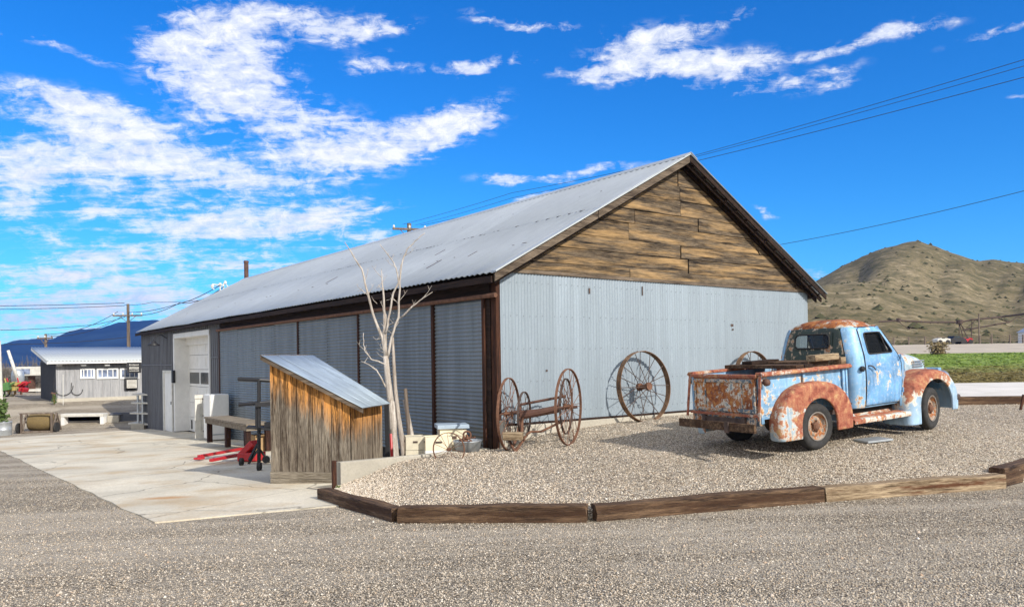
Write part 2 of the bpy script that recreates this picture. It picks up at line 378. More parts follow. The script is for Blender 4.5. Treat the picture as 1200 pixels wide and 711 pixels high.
def m_glass(name, tint=(.8,.85,.85), rough=.02):
    m, nt, b = new(name); k = N(nt)
    b.inputs['Base Color'].default_value = (.02,.025,.03,1); b.inputs['Roughness'].default_value = .06; b.inputs['Specular IOR Level'].default_value = .8
    t = k.n('ShaderNodeBsdfTransparent'); t.inputs[0].default_value = (*tint, 1); mx = k.n('ShaderNodeMixShader')
    fr = k.n('ShaderNodeFresnel'); fr.inputs[0].default_value = 1.5
    k.l(k.math('ADD', fr.outputs[0], .12), mx.inputs[0]); k.l(t.outputs[0], mx.inputs[1]); k.l(b.outputs[0], mx.inputs[2])
    k.l(mx.outputs[0], nt.nodes['Material Output'].inputs[0]); return m
M['glass'] = m_glass('cab_glass')
M['dark_glass'] = plain('dusty_window_glass', (.035,.04,.045), .15, var=.5, scale=3, spec=.6)
M['shop_glass'] = plain('curtained_window', (.20,.24,.34), .2, var=.7, scale=2.5, spec=.6)

# ------------------------------------------------------------------ GROUND
def plerp(x, pts):
    if x <= pts[0][0]: return pts[0][1]
    for (a, b), (c, d) in zip(pts, pts[1:]):
        if x <= c: return b+(d-b)*(x-a)/(c-a)
    return pts[-1][1]
def H(x, y):
    L = lotz(x, y)
    # left: lot until the terrace, then level ground
    yy = y
    left = L if yy < 39 else lerp(lotz(x*39/yy if yy else x, 39), -.33, sst(39, 45.5, yy)) if yy < 45.5 else -.33
    left = max(left, -2.2)
    right = plerp(y, [(16, .30), (20, .42), (33, .5), (90, 1.72), (122, 3.1), (200, 4.2), (4000, 5)])
    wr = sst(13, 19, y)
    right = lerp(L, right, wr)
    a = x/max(y, 8)
    w = sst(.12, .34, a)
    w = w if y > 8 else 0
    if x > 0 and y < 13: w = 0 if y < 11 else w*sst(11, 14, y)
    z = lerp(left, right, w)
    if y < -12: z = lotz(x*0, -12)
    return max(-2.2, min(z, 6 if y > 20 else 2.2))
xs = [0.]; st = .5
while xs[-1] < 3500: xs.append(xs[-1]+st); st *= 1.045
xs = sorted([-x for x in xs[1:]]+xs)
ys = [0.]; st = .5
while ys[-1] < 5000:
    ys.append(ys[-1]+st); st = st*1.03 if ys[-1] > 15 else st
ys += [22.4, 33., 90., 122.]; neg = [0]; st = 1
while neg[-1] > -400: neg.append(neg[-1]-st); st *= 1.25
ys = sorted(set(ys+neg))
def cls(x, y):
    if x > 3 and 22.4 < y < 33: return 'road'
    if x > 3 and 33 < y < 90: return 'field'
    if x > -5 and 90 < y < 122: return 'dirt_road'
    return 'ground'
parts = {}
for j in range(len(ys)-1):
    for i in range(len(xs)-1):
        parts.setdefault(cls((xs[i]+xs[i+1])/2, (ys[j]+ys[j+1])/2), []).append((i, j))
for nm, cells in parts.items():
    mb = MB(); idx = {}
    def vi(i, j):
        if (i, j) not in idx: idx[(i, j)] = len(mb.v); mb.v.append((xs[i], ys[j], H(xs[i], ys[j])))
        return idx[(i, j)]
    for i, j in cells: mb.f.append((vi(i, j), vi(i+1, j), vi(i+1, j+1), vi(i, j+1)))
    o = mb.build(nm, {'ground': M['lot'], 'road': M['road'], 'field': M['grass'], 'dirt_road': M['strip']}[nm], smooth=True, fix=False)
    tag(o, kind='structure')

# rough tufts of grass over the field (uncountable)
vs, fs = [], []
for _ in range(9000):
    y = 33.5+55*random.random()**1.5; x = random.uniform(.42, .80)*y; z = H(x, y); h = random.uniform(.01,.045)*(1+.012*(y-33)); w = h*random.uniform(2.,5.); a = random.uniform(0,3.1); dx, dy = math.cos(a)*w, math.sin(a)*w; n = len(vs)
    vs += [(x-dx, y-dy, z-.02), (x+dx, y+dy, z-.02), (x+dx*.5+random.uniform(-.1,.1), y+dy*.5, z+h), (x-dx*.7, y-dy*.7, z+h*.7)]; fs.append((n, n+1, n+2, n+3))
me = bpy.data.meshes.new('field_tufts'); me.from_pydata(vs, [], fs); me.materials.append(M['grass']); o = bpy.data.objects.new('field_tufts', me); COL.objects.link(o); tag(o, 'rough green and straw grass tufts across the field behind the truck', 'grass', kind='stuff')
# upper terrace beyond the low walls, at the far left
mb = MB(); rows = []
for k in range(12):
    y = 41.35+k*.42; rows.append([Vector((x, y, plerp(y, [(41.35, -.80), (45.5, -.30), (60, -.30)]))) for x in np.linspace(-24.9, -13, 14)])
mb.grid(rows); mb.grid([[Vector((v.x, v.y, -1.8)) for v in rows[0]], rows[0]]); mb.grid([[Vector((r[0].x, r[0].y, -1.8)) for r in rows], [r[0] for r in rows]])
tag(mb.build('terrace_ground', M['lot']), kind='structure')

# concrete pad in front of the garage
c1 = lot(180, 613); c2 = lot(374, 592.5); l1 = lot(0, 528)
def on_lot(x, y, dz): return Vector((x, y, lotz(x, y)+dz))
mb = MB(); A = Vector((c1.x, c1.y, 0)); dirL = Vector((l1.x-c1.x, l1.y-c1.y, 0)).normalized()
nL = 34; rows = []
for k in range(nL+1):
    p = A+dirL*(30.*k/nL); jag = random.uniform(-.04, .04)
    q = bar2w(.3, sig(p.x, p.y)) if k > 1 else Vector((c2.x, c2.y, 0)).lerp(bar2w(.3, sig(c2.x, c2.y)), 1.)
    if k == 0: q = Vector((0.4, 12.6, 0))
    row = []
    for t in np.linspace(0, 1, 20):
        r = p.lerp(q, t); 
        if k == 0 and t > 0: r.y += random.uniform(-.03, .03)
        if t == 0: r.x += jag
        row.append(on_lot(r.x, r.y, .02))
    rows.append(row)
rows = [[Vector((v.x, v.y, v.z)) for v in rows[0]]]+rows
for v in rows[0]: v.z -= .12
for r in rows: r.insert(0, Vector((r[0].x-.01, r[0].y, r[0].z-.12)))
tag(mb.grid(rows).build('concrete_pavement', M['pad'], fix=False), kind='structure')

# ------------------------------------------------------------------ raised gravel bed
cp = [(-2.95,12.6,-2.12),(-2.4,12.95,-1.98),(-1.95,13.5,-1.74),(-1.2,14.35,-1.72),(-.42,15.1,-1.77),(.05,15.25,-1.62),(.35,15.5,-1.5),(2.9,17.4,-1.38),(5.25,19.2,-1.32),(8,21.2,-1.25),
      (-2.9,11.95,-2.04),(-1.5,10.08,-1.93),(.9,9.72,-1.87),(2.5,10.0,-1.85),(4.05,10.55,-1.82),(5.5,10.8,-1.79),(6.9,11.1,-1.77),(8.3,11.9,-1.72),(10,13.2,-1.66),
      (4.72,12,-1.47),(7.2,13.4,-1.30),(3.9,13.5,-1.45),(6.4,14.9,-1.29),(5.6,12.1,-1.5),(2,12.2,-1.62),(0,12.3,-1.75),(-1.3,12,-1.84),(1,14,-1.58),(9.5,16,-1.32),(12,18.3,-1.28),(8,18.5,-1.28),(9,20,-1.28),(14,16,-1.35)]
cpa = np.array(cp); D = np.hypot(cpa[:,None,0]-cpa[None,:,0], cpa[:,None,1]-cpa[None,:,1])
n_ = len(cp); Amat = np.zeros((n_+3, n_+3)); Amat[:n_,:n_] = D+np.eye(n_)*-.15; Amat[:n_,n_] = 1; Amat[:n_,n_+1:] = cpa[:,:2]; Amat[n_,:n_] = 1; Amat[n_+1:,:n_] = cpa[:,:2].T
wts = np.linalg.solve(Amat, np.concatenate([cpa[:,2]+CZ, np.zeros(3)]))
def BZ(x, y):
    d = np.hypot(cpa[:,0]-x, cpa[:,1]-y); return float(d @ wts[:n_]+wts[n_]+wts[n_+1]*x+wts[n_+2]*y)
def bed(px, py, dz=0):     # sight line onto the gravel bed
    a, b = ray(px, py); lo, hi = 8., 26.
    f = lambda d: b*d+CZ-BZ(a*d, d)-dz
    for d in np.linspace(8, 26, 60):
        if f(d) < 0: hi = d; break
        lo = d
    for _ in range(30):
        m = (lo+hi)/2
        if f(m) > 0: lo = m
        else: hi = m
    return Vector((a*lo, lo, b*lo+CZ))
# outline of the bed: front along the timbers, back along the low wall and the gable
front = [(-2.98,12.05),(-1.5,10.02),(.9,9.62),(4.05,10.48),(6.9,11.0),(10.,13.2),(15.,16.8),(22,20.2)]
back = [(-2.93,12.82),(-1.95,13.62),(-.42,15.16),(1.5,16.35),(4.5,18.6),(8.07,21.3),(13,20.6),(22,20.9)]
def along(pl, t):
    L = [0]; 
    for a, b in zip(pl, pl[1:]): L.append(L[-1]+math.dist(a, b))
    d = t*L[-1]
    for k in range(len(pl)-1):
        if d <= L[k+1] or k == len(pl)-2:
            u = (d-L[k])/(L[k+1]-L[k]); return (lerp(pl[k][0], pl[k+1][0], u), lerp(pl[k][1], pl[k+1][1], u))
def bedz(x, y):
    z = BZ(x, y)+.012*noise.noise(Vector((x*1.3, y*1.3, 0)))+.02*noise.noise(Vector((x*.5, y*.5, 4)))
    if x > 11: z = lerp(z, .5, sst(11, 15, x))
    return z
rows = []; nT, nU = 170, 60
kf = [0., .13, .25, .42, .58, .75, .9, 1.]
for i in range(nT+1):
    t = i/nT
    # match vertices list to vertices list so edges follow both outlines
    seg = t*(len(front)-1); k = min(int(seg), len(front)-2); u = seg-k
    fpt = (lerp(front[k][0], front[k+1][0], u), lerp(front[k][1], front[k+1][1], u)); bpt = (lerp(back[k][0], back[k+1][0], u), lerp(back[k][1], back[k+1][1], u))
    row = []
    for j in range(nU+1):
        v = j/nU; x = lerp(fpt[0], bpt[0], v); y = lerp(fpt[1], bpt[1], v); z = bedz(x, y)
        row.append(Vector((x, y, z)))
    row.insert(0, Vector((row[0].x, row[0].y-.01, row[0].z-.35))); row.append(Vector((row[-1].x, row[-1].y+.01, row[-1].z-.6)))
    rows.append(row)
tag(MB().grid(rows).build('gravel_ground', M['bed'], smooth=True, fix=False), kind='structure')

# loose stones lying on both gravels (uncountable)
def stones(name, pts, rmin, rmax, cols):
    n = len(pts); base = np.array([(1,0,0),(-1,0,0),(0,1,0),(0,-1,0),(0,0,1),(0,0,-1)], float)
    fac = np.array([(0,2,4),(2,1,4),(1,3,4),(3,0,4),(2,0,5),(1,2,5),(3,1,5),(0,3,5)])
    r = rng.uniform(rmin, rmax, (n,1,1))*rng.uniform(.6, 1.25, (n,1,3)); r[:,:,2] *= .7
    v = base[None]*r+rng.normal(0, .12, (n,6,3))*r
    a = rng.uniform(0, 2*PI, n); ca, sa = np.cos(a), np.sin(a)
    x = v[:,:,0]*ca[:,None]-v[:,:,1]*sa[:,None]; y = v[:,:,0]*sa[:,None]+v[:,:,1]*ca[:,None]
    v[:,:,0] = x; v[:,:,1] = y; v += np.array(pts)[:,None,:]
    f = (fac[None]+np.arange(n)[:,None,None]*6).reshape(-1,3)
    me = bpy.data.meshes.new(name); me.vertices.add(n*6); me.vertices.foreach_set('co', v.reshape(-1))
    me.loops.add(len(f)*3); me.loops.foreach_set('vertex_index', f.reshape(-1).astype(np.int32))
    me.polygons.add(len(f)); me.polygons.foreach_set('loop_start', np.arange(len(f), dtype=np.int32)*3)
    me.update(calc_edges=True); me.validate()
    m, nt, b = new(name); k = N(nt)
    k.l(k.ramp(k.n('ShaderNodeNewGeometry').outputs['Random Per Island'], [(i/(len(cols)-1), c) for i, c in enumerate(cols)]), b.inputs['Base Color'])
    b.inputs['Roughness'].default_value = .9; b.inputs['Specular IOR Level'].default_value = .2
    me.materials.append(m); o = bpy.data.objects.new(name, me); COL.objects.link(o); return tag(o, kind='stuff')
pts = []
while len(pts) < 42000:
    i = random.random(); seg = i*(len(front)-2); k = min(int(seg), len(front)-2); u = seg-k; v = random.random()**1.3
    x = lerp(lerp(front[k][0], front[k+1][0], u), lerp(back[k][0], back[k+1][0], u), v); y = lerp(lerp(front[k][1], front[k+1][1], u), lerp(back[k][1], back[k+1][1], u), v)
    if x < 13: pts.append((x, y, bedz(x, y)+.004))
o = stones('loose_pale_gravel', pts, .007, .016, [(.16,.12,.09),(.40,.33,.25),(.60,.52,.41),(.70,.61,.49),(.56,.43,.30),(.88,.82,.72)])
tag(o, 'loose pale buff gravel stones covering the raised bed around the truck', 'gravel')
pts = []
while len(pts) < 62000:
    y = 5.0+12*random.random()**1.6; x = random.uniform(-.72, .78)*y
    g_, s_ = gam(x, y), sig(x, y)
    edge_x = c1.x+(y-c1.y)*(dirL.x/dirL.y)
    if y > c1.y-.03 and x > edge_x and (x < -2.9): 
        if random.random() > .012: continue
    if y > 9.3 and x > -2.9:
        # stay in front of the timbers
        fy = plerp(x, [(-2.98,11.95),(-1.5,9.86),(.9,9.42),(4.05,10.28),(6.9,10.78),(10.,13.),(15,16)])
        if y > fy: continue
    pts.append((x, y, lotz(x, y)+.003))
o = stones('loose_grey_gravel', pts, .005, .013, [(.12,.10,.085),(.32,.275,.22),(.46,.40,.32),(.54,.47,.38),(.38,.29,.20),(.74,.68,.58)])
tag(o, 'loose grey brown gravel stones scattered over the open lot in front', 'gravel')

pts = []
while len(pts) < 420:
    y = 5.2+9*random.random(); x = random.uniform(-.7, .75)*y
    if x < -2.9 and y > 9.5: continue
    fy = plerp(x, [(-2.98,11.95),(-1.5,9.86),(.9,9.42),(4.05,10.28),(6.9,10.78),(10.,13.),(15,16)])
    pts.append((x, y, (lotz(x, y) if y < fy else bedz(x, y))+.004))
    if abs(y-fy) < .25: pts.pop()
o = stones('larger_stones', pts, .012, .026, [(.12,.10,.085),(.34,.29,.23),(.52,.46,.38),(.44,.31,.21),(.78,.73,.65)])
tag(o, 'scattered larger stones among the fine gravel', 'stones')
# edging timbers
def timber(a, b, w, h, mat, label, skew=0, za=0, zb=0):
    a = Vector(a); b = Vector(b); d = b-a; L = Vector((d.x, d.y)).length
    root = thing('edging_timber', (a.x, a.y, a.z), math.atan2(d.y, d.x), label, 'timber', 'timbers edging the gravel bed', ry=-math.atan2(d.z, L))
    mb = MB(); n = 14; sec = []
    for i in range(n+1):
        x = d.length*i/n; row = []
        j = lambda s: s*noise.noise(Vector((x*1.7+a.x*5, s*90, h)))
        for (yy, zz) in ((-w/2,-.05), (-w/2,h*.45), (-w/2,h-.015), (-w/2+.015,h), (0,h), (w/2-.015,h), (w/2,h-.015), (w/2,-.05)):
            row.append(Vector((x+(random.uniform(-.012,.012) if i in (0,n) else 0), yy+j(.02), zz+j(.018 if zz > 0 else 0))))
        sec.append(row)
    mb.grid(sec, closed=True); m = len(sec[0]); mb.add(sec[0], [tuple(range(m))]); mb.add(sec[-1], [tuple(range(m-1,-1,-1))])
    o = mb.build('edging_timber', mat, None); 
    # single mesh thing: put transforms on the mesh itself
    o.matrix_world = root.matrix_basis; o.location = root.location; o.rotation_euler = root.rotation_euler
    for kk in ('label','category','group'): o[kk] = root[kk]
    nm = root.name; bpy.data.objects.remove(root); o.name = 'edging_timber'
    return o
def gp(px, py, back=.1):
    p = lot(px, py); return Vector((p.x, p.y+back, p.z))
timber(gp(377,586), gp(466,612), .2, .17, M['rail_wood'], 'shortest dark edging timber, running from the low concrete wall to the first corner')
timber(gp(468,613), gp(689,612), .2, .21, M['rail_wood'], 'dark brown edging timber between the short corner timber and the gap')
timber(gp(697,611), gp(964,588.5), .2, .2, M['rail_wood'], 'rust brown edging timber between the gap and the pale timber')
timber(gp(967,588), gp(1178,572), .2, .19, M['rail_pale'], 'pale tan cracked edging timber, the lightest of the row')
timber(gp(1176,571)+Vector((0,.05,.02)), gp(1176,571)+Vector((3.2,2.4,.08)), .22, .24, M['rail_wood'], 'dark edging timber that rises beyond the end of the pale tan one')
p1 = bed(1110, 478); p2 = Vector((p1.x+9.5, p1.y+.2, p1.z+.02))
timber((10.2,18.9,.53), (21,18.6,.46), .22, .2, M['rail_wood'], 'long dark timber along the back of the gravel by the road')

# ------------------------------------------------------------------ HILL and MOUNTAINS
def silh(pts):     # list of (px,py) -> sorted (a,b)
    return sorted(ray(*p) for p in pts)
def interp(tab, a): return plerp(a, tab)
mainr = silh([(700,395),(820,372),(900,352),(948,338),(985,318),(1010,303),(1040,293),(1062,287),(1078,285.5),(1092,289),(1120,300),(1145,309),(1165,308),(1200,312),(1290,318),(1400,330),(1600,350),(1900,385)])
spur = silh([(880,372),(930,345),(960,337),(1010,333),(1060,343),(1120,358),(1160,369),(1195,381),(1260,398),(1400,412)])
rows = []
for a in np.linspace(.12, 1.35, 190):
    bm_, bs = interp(mainr, a), interp(spur, a); row = []
    for t in np.linspace(0, 1, 90):
        d = 119*(820/119)**t
        base = lerp(3.0, 6, sst(120, 300, d))
        wob = 26*noise.noise(Vector((a*5, 3, 0)))
        dt = 430+wob*2; zt = bm_*dt+CZ
        if d < dt: f = sst(-.02, 1, ((d-135)/(dt-135))**.95 if d > 135 else 0)
        else: f = 1-sst(dt, dt+330, d)
        zm = base+(zt-base)*f*(1-.0*f)
        ds = 265+wob; zs = bs*ds+CZ
        fs = sst(0, 1, (d-122)/(ds-122)) if d < ds else 1-.55*sst(ds, ds+130, d)
        z2 = base+(zs-base)*max(0, fs)
        # gullies that run down the slope
        gl = noise.ridged_multi_fractal(Vector((a*14+.3*noise.noise(Vector((a*3, d*.01, 0))), d*.004, 1.3)), 1, 2.1, 4, 1, 2) if True else 0
        k_ = .15*min(1, f*1.4)*(1-.85*f) 
        z = max(zm-(zt-base)*k_*gl, z2-(zs-base)*.05*gl*(1-fs))
        z = z+.5*noise.noise(Vector((a*60, d*.03, 0)))*min(1, (d-119)/40)*(1-.6*f)
        if t == 0: z -= 1
        row.append(Vector((a*d, d, z)))
    rows.append(row)
hill_rows = rows
tag(MB().grid(rows).build('hill', M['hill'], smooth=True, fix=False), kind='structure')
# sagebrush clumps
mb = MB()
for _ in range(1300):
    i = random.randrange(8, 188); j = random.randrange(2, 66); v = hill_rows[i][j]
    if v.x/v.y > .95 or (v.x/v.y) < .3: continue
    w2 = hill_rows[i+1][j]; u = random.random(); p = v.lerp(w2, u); r = random.uniform(.3, .9)*(2.3 if random.random() < .07 else 1)
    vs = []
    for q in range(7): 
        aa = q/7*2*PI; vs.append(p+Vector((math.cos(aa)*r*random.uniform(.7,1.2), math.sin(aa)*r*random.uniform(.7,1.2), random.uniform(-.2,.2)*r)))
    vs += [p+Vector((random.uniform(-.3,.3)*r, random.uniform(-.3,.3)*r, r*random.uniform(.6,1.)))]
    mb.add(vs, [(q, (q+1) % 7, 7) for q in range(7)])
o = mb.build('hillside_sagebrush', M['shrub'], fix=False); tag(o, 'dark sagebrush dotting the dry hillside behind the truck', 'shrubs', kind='stuff')
mt = silh([(-700,420),(-300,400),(-100,412),(-20,409),(0,404),(20,398.5),(45,398),(62,397),(82,389),(95,386),(112,386),(138,378.5),(158,377),(181,376),(230,380),(330,395),(480,410),(650,420),(800,425)])
rows = []
for a in np.linspace(-1.5, .25, 330):
    b = interp(mt, a); row = []
    for t in np.linspace(0, 1, 26):
        d = lerp(2100, 4300, t); dt = 3300
        f = sst(0, 1, (d-2100)/(dt-2100))**.8 if d < dt else 1-sst(dt, 4700, d)
        z = -3+(b*dt+CZ+3)*f+f*(1-f)*90*noise.noise(Vector((a*14, d*.0022, 0)))+5*f*noise.noise(Vector((a*90, d*.004, 5)))
        row.append(Vector((a*d, d, z)))
    rows.append(row)
tag(MB().grid(rows).build('mountains', M['mount'], smooth=True, fix=False), kind='structure')
# ------------------------------------------------------------------ BARN   (local x = across the gable, y = back along the side, z = up)
BW, BL, ZE, ZR, ZT, EO, RO = 10.4, 31.0, 3.37, 6.37, 3.575, .34, .34
barn = thing('barn', (C0[0], C0[1], 0), math.atan2(G[1], G[0]), 'long old metal-clad barn with weathered plank gable, corrugated walls and white garage door', 'barn')
def bside(px, py, off=0.):
    a, b = ray(px, py); d = (off+G[0]*C0[0]+G[1]*C0[1])/(G[0]*a+G[1]); return sig(a*d, d), b*d+CZ
def bgable(px, py, off=0.):
    a, b = ray(px, py); d = (off+S[0]*C0[0]+S[1]*C0[1])/(S[0]*a+S[1]); return gam(a*d, d), b*d+CZ
def zroof(g): return ZE+(ZR-ZE)*(1-abs(g-BW/2)/(BW/2+EO))
def corr(mb, o, u, v, nrm, L, hts, per=.080, amp=.012, step=4, jag=0):
    # corrugated sheet: o + u*t + v*h ; waves along u
    o, u, v, nrm = map(Vector, (o, u, v, nrm)); n = int(L/per*step); rows = [[] for _ in hts]
    for i in range(n+1):
        t = L*i/n; w = amp*math.sin(2*PI*t/per)
        for k, h in enumerate(hts):
            hh = h(t) if callable(h) else h
            rows[k].append(o+u*t+v*hh+nrm*(w+jag*noise.noise(Vector((t*.6, hh*.8, 2)))))
    mb.grid(rows); return mb
g_ = corr(MB(), (.0,-.012,0), (1,0,0), (0,0,1), (0,-1,0), BW, [lambda t: .52+.015*t/BW, 1.4, 2.5, lambda t: ZT-.01*math.sin(t*1.4)], jag=.012)
g_.build('gable_siding', M['gable_metal'], barn, smooth=True)
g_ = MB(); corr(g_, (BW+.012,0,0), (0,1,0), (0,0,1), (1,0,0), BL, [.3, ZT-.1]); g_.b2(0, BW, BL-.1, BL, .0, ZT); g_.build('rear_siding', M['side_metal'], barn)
MB().b2(.03, BW-.03, .03, .12, .1, ZT).build('inner_wall', M['inside'], barn)
# concrete stem wall
mb = MB(); mb.b2(-.02, BW+.02, -.10, .2, -.6, .50); mb.build('foundation', M['conc'], barn, bevel=.01)
MB().b2(-.03, BW+.01, -.055, -.0, .50, .545).build('sill_board', M['dark_wood'], barn)
# plank gable
mb = MB(); zb = ZT-.03; k = 0
hts = [.20,.34,.30,.37,.31,.36,.33,.40,.30,.5]
cuts = [[.33,.97],[.53],[.04,.5],[.25,.95],[.22,.62],[.5],[.5],[.47],[.5],[.5]]
for r_, h in enumerate(hts):
    z0, z1 = zb, zb+h; zb = z1
    if z0 >= ZR-.25: break
    half = lambda z: max(.02, (BW/2+EO)*(1-(z-ZE)/(ZR-ZE))-.30)
    e0, e1 = half(z0), half(min(z1, ZR-.2)); ce = [BW/2-e0]+[BW/2-e0+2*e0*c for c in cuts[r_]]+[BW/2+e0]
    for a, b in zip(ce, ce[1:]):
        y = -.03-.02*random.random()-.008*(k % 3); k += 1; gap = random.uniform(.006,.02); tl = random.uniform(-.012,.012)
        def cl(x, z): 
            hh = half(z); return max(BW/2-hh, min(BW/2+hh, x))
        zt = min(z1-gap, ZR-.2); n = 12; bot = []; topp = []
        for i in range(n+1):
            x = lerp(a+gap, b-gap, i/n); bot.append((x, y+.004*random.random(), z0+tl*(i/n-.5)+.010*noise.noise(Vector((x*2, z0, 3)))))
            topp.append((cl(x, z1), y, zt+tl*(i/n-.5)+.010*noise.noise(Vector((x*2, z0, 9)))))
        vs = bot+topp+[(p[0], -.0, p[2]) for p in bot]+[(p[0], -.0, p[2]) for p in topp]; m = n+1; fs = []
        for i in range(n): fs += [(i, i+1, m+i+1, m+i), (i, 2*m+i, 2*m+i+1, i+1), (m+i, m+i+1, 3*m+i+1, 3*m+i)]
        fs += [(0, m, 3*m, 2*m), (n, 2*m+n, 3*m+n, m+n)]
        mb.add(vs, fs)
mb.build('gable_boards', M['gable_wood'], barn)
MB().prism([(.1,.02,ZT-.05),(BW-.1,.02,ZT-.05),(BW/2,.02,ZR-.25)], (0,.08,0)).build('gable_backing', M['inside'], barn)
MB().b2(.05, BW-.05, -.045, -.01, ZT-.09, ZT-.02).build('gable_ledge', M['rake_wood'], barn)
# roof sheets: corrugations run down the slope
for sgn in (-1, 1):
    mb = MB(); rows = []; n = int((BL+RO+.15)/.19*4)
    ts = [0, .25, .5, .501, .75, 1.]
    for q, t in enumerate(ts):
        row = []
        for i in range(n+1):
            y = -RO+(BL+RO+.15)*i/n; w = .014*math.sin(2*PI*y/.19)
            gx = BW/2+sgn*(BW/2+EO)*t*1.0; z = zroof(gx)+.06+w+(.012 if t <= .5 else 0)
            z += .025*noise.noise(Vector((y*.35, t*3, sgn)))*t
            if q == len(ts)-1: gx += sgn*.025*noise.noise(Vector((y*2.2, 0, 0))); z -= .0
            row.append(Vector((gx, y, z)))
        rows.append(row)
    mb.grid(rows).build('roof_sheets', M['roof_metal'], barn, smooth=True, solid=.012)
    # decking below and rafter tails
    a = Vector((BW/2, 0, ZR-.02)); b = Vector((BW/2+sgn*(BW/2+EO-.05), 0, ZE+.0)); 
    MB().prism([a, b, b-Vector((0,0,.035)), a-Vector((0,0,.035))], (0, BL+.1, 0)).build('roof_decking', M['dark_wood'], barn)
    mb = MB()
    for k in range(2): y = -.26+.15*k; mb.prism([a+Vector((0,y,-.03)), b+Vector((0,y,-.03)), b+Vector((0,y,-.14)), a+Vector((0,y,-.14))], (0,.045,0))
    for k in range(14):    # lookouts under the overhang
        t = (k+.5)/14; p = a.lerp(b, t); mb.box((p.x, -.15, p.z-.06), (.06,.30,.08))
    mb.each('rafter', M['dark_wood'], barn)
    # rake board
    mb = MB(); u0 = Vector((BW/2, -RO-.02, ZR+.03)); u1 = Vector((BW/2+sgn*(BW/2+EO+.02), -RO-.02, ZE+.035)); hh = Vector((0,0,-.15 if sgn < 0 else -.11)); mid = u0.lerp(u1, .52)
    for p, q in ((u0, mid), (mid+(u1-u0)*.003, u1)): mb.prism([p, q, q+hh, p+hh], (0,.035,0))
    mb.build('rake_board', M['rake_wood'] if sgn < 0 else M['dark_wood'], barn)
    mb = MB(); e = Vector((0,-.03,.055)); mb.prism([u0+e, u1+e, u1+e+Vector((0,0,-.03)), u0+e+Vector((0,0,-.03))], (0,.15,0)); mb.build('rake_flashing', M['side_metal'] if sgn > 0 else M['roof_metal'], barn)
mb = MB(); r_ = [Vector((BW/2+dx, 0, ZR+dz)) for dx, dz in ((-.22,-.02),(-.05,.085),(0,.11),(.05,.085),(.22,-.02))]
mb.grid([[p+Vector((0,y,.0)) for p in r_] for y in np.linspace(-RO-.06, BL+.2, 40)]).build('ridge_cap', M['roof_metal'], barn, solid=.01)
# line of nails and lapped sheet edge half way down the slope
mb = MB()
for sgn in (-1,):
    for t in (.26, .5, .76):
        y = -.1
        while y < BL:
            if random.random() < (.62 if t == .5 else .10):
                gx = BW/2+sgn*(BW/2+EO)*(t+.004*noise.noise(Vector((y,1,2)))); l = random.uniform(.03,.16); mb.box((gx, y, zroof(gx)+.088), (.022, l, .006), Matrix.Rotation(math.atan((ZR-ZE)/(BW/2+EO)), 3, 'Y') if 0 else None)
            y += .19
    for _ in range(9):    # lapped seams running down the slope, in short stretches
        y = random.uniform(0, BL); t0 = random.uniform(.05, .8); t1 = t0+random.uniform(.03, .12); p = [Vector((BW/2+sgn*(BW/2+EO)*t, y, 0)) for t in (t0, t1)]
        for q in p: q.z = zroof(q.x)+.085
        mb.beam(p[0], p[1], .012, .008)
tag(mb.build('roof_nails', M['iron_dark'], barn), kind='stuff')
# side wall: eave beam, sliding-door track and the doors hung from it
JY = [.34, 2.23, 5.85, 9.87, 17.60]
mb = MB(); mb.b2(-.02,.18,0,18.9,-2.3,ZT-.1); mb.b2(-.02,.18,24.5,BL,-2.3,ZT-.1); mb.b2(-.02,.18,18.9,24.5,3.14,ZT-.1); mb.build('side_wall', M['inside'], barn)
mb = MB(); mb.b2(-.08, -.02, .0, 17.64, 3.06, 3.50); mb.b2(-.16, -.08, -.02, 17.64, 3.00, 3.09)
mb.build('eave_beam', M['dark_wood'], barn)
mb = MB()
for k in range(46): mb.b2(-.355, -.085, .1+k*.68, .15+k*.68, 3.27, 3.38)
mb.each('rafter_tail', M['dark_wood'], barn)
mb = MB(); mb.b2(-.40, -.36, -.28, BL, ZE-.13, ZE-.01)
mb.build('fascia', M['dark_wood'], barn)
MB().tube([(-.20,-.15,3.02), (-.20,17.7,3.02)], .045, 8).build('door_track', M['iron'], barn)
for a, b in zip(JY, JY[1:]):
    mb = MB(); a0, b0 = a+.05, b-.05; off = -.13-.02*random.random()
    bot = lambda h: h
    # horizontal corrugation: waves along z; several sheets lapped
    y = a0
    while y < b0-.05:
        y2 = min(b0, y+random.uniform(1.7,1.95)); 
        if b0-y2 < .5: y2 = b0
        zlo = -.25-SK*(y)-.45 if a > 3 else -.25; zlo = min(zlo, -.2)
        ox = off-.006*random.random(); rows = [[], []]; n = int((2.98-zlo)/.076*5)
        for i in range(n+1):
            z = zlo+(2.98-zlo)*i/n; w = .013*math.sin(2*PI*z/.080+y)
            rows[0].append(Vector((ox+w, y-.02, z))); rows[1].append(Vector((ox+w-.004, y2+.02, z)))
        mb.grid(rows); y = y2
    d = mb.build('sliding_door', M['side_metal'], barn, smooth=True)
    mb = MB(); zlo = -.6-SK*b
    for q in (a, b): mb.b2(off-.035, off+.03, q-.035 if q == a else q-.05, q+.05 if q == a else q+.035, zlo, 3.0)
    mb.each('door_edge', M['dark_wood_z'], d)
    if a > 3:
        mb = MB(); mb.b2(off-.03, off+.02, a0, b0, -.50-SK*b-.05, -.38-SK*b+.05); mb.build('bottom_rail', M['dark_wood'], d)
mb = MB(); mb.b2(-.10, .0, -.015, .16, -.2, 3.5); mb.build('corner_post', M['dark_wood_z'], barn, bevel=.01)
mb = MB(); mb.b2(-.12, -.0, .17, .33, -.4, 3.3); mb.build('corner_post', M['dark_wood'], barn)
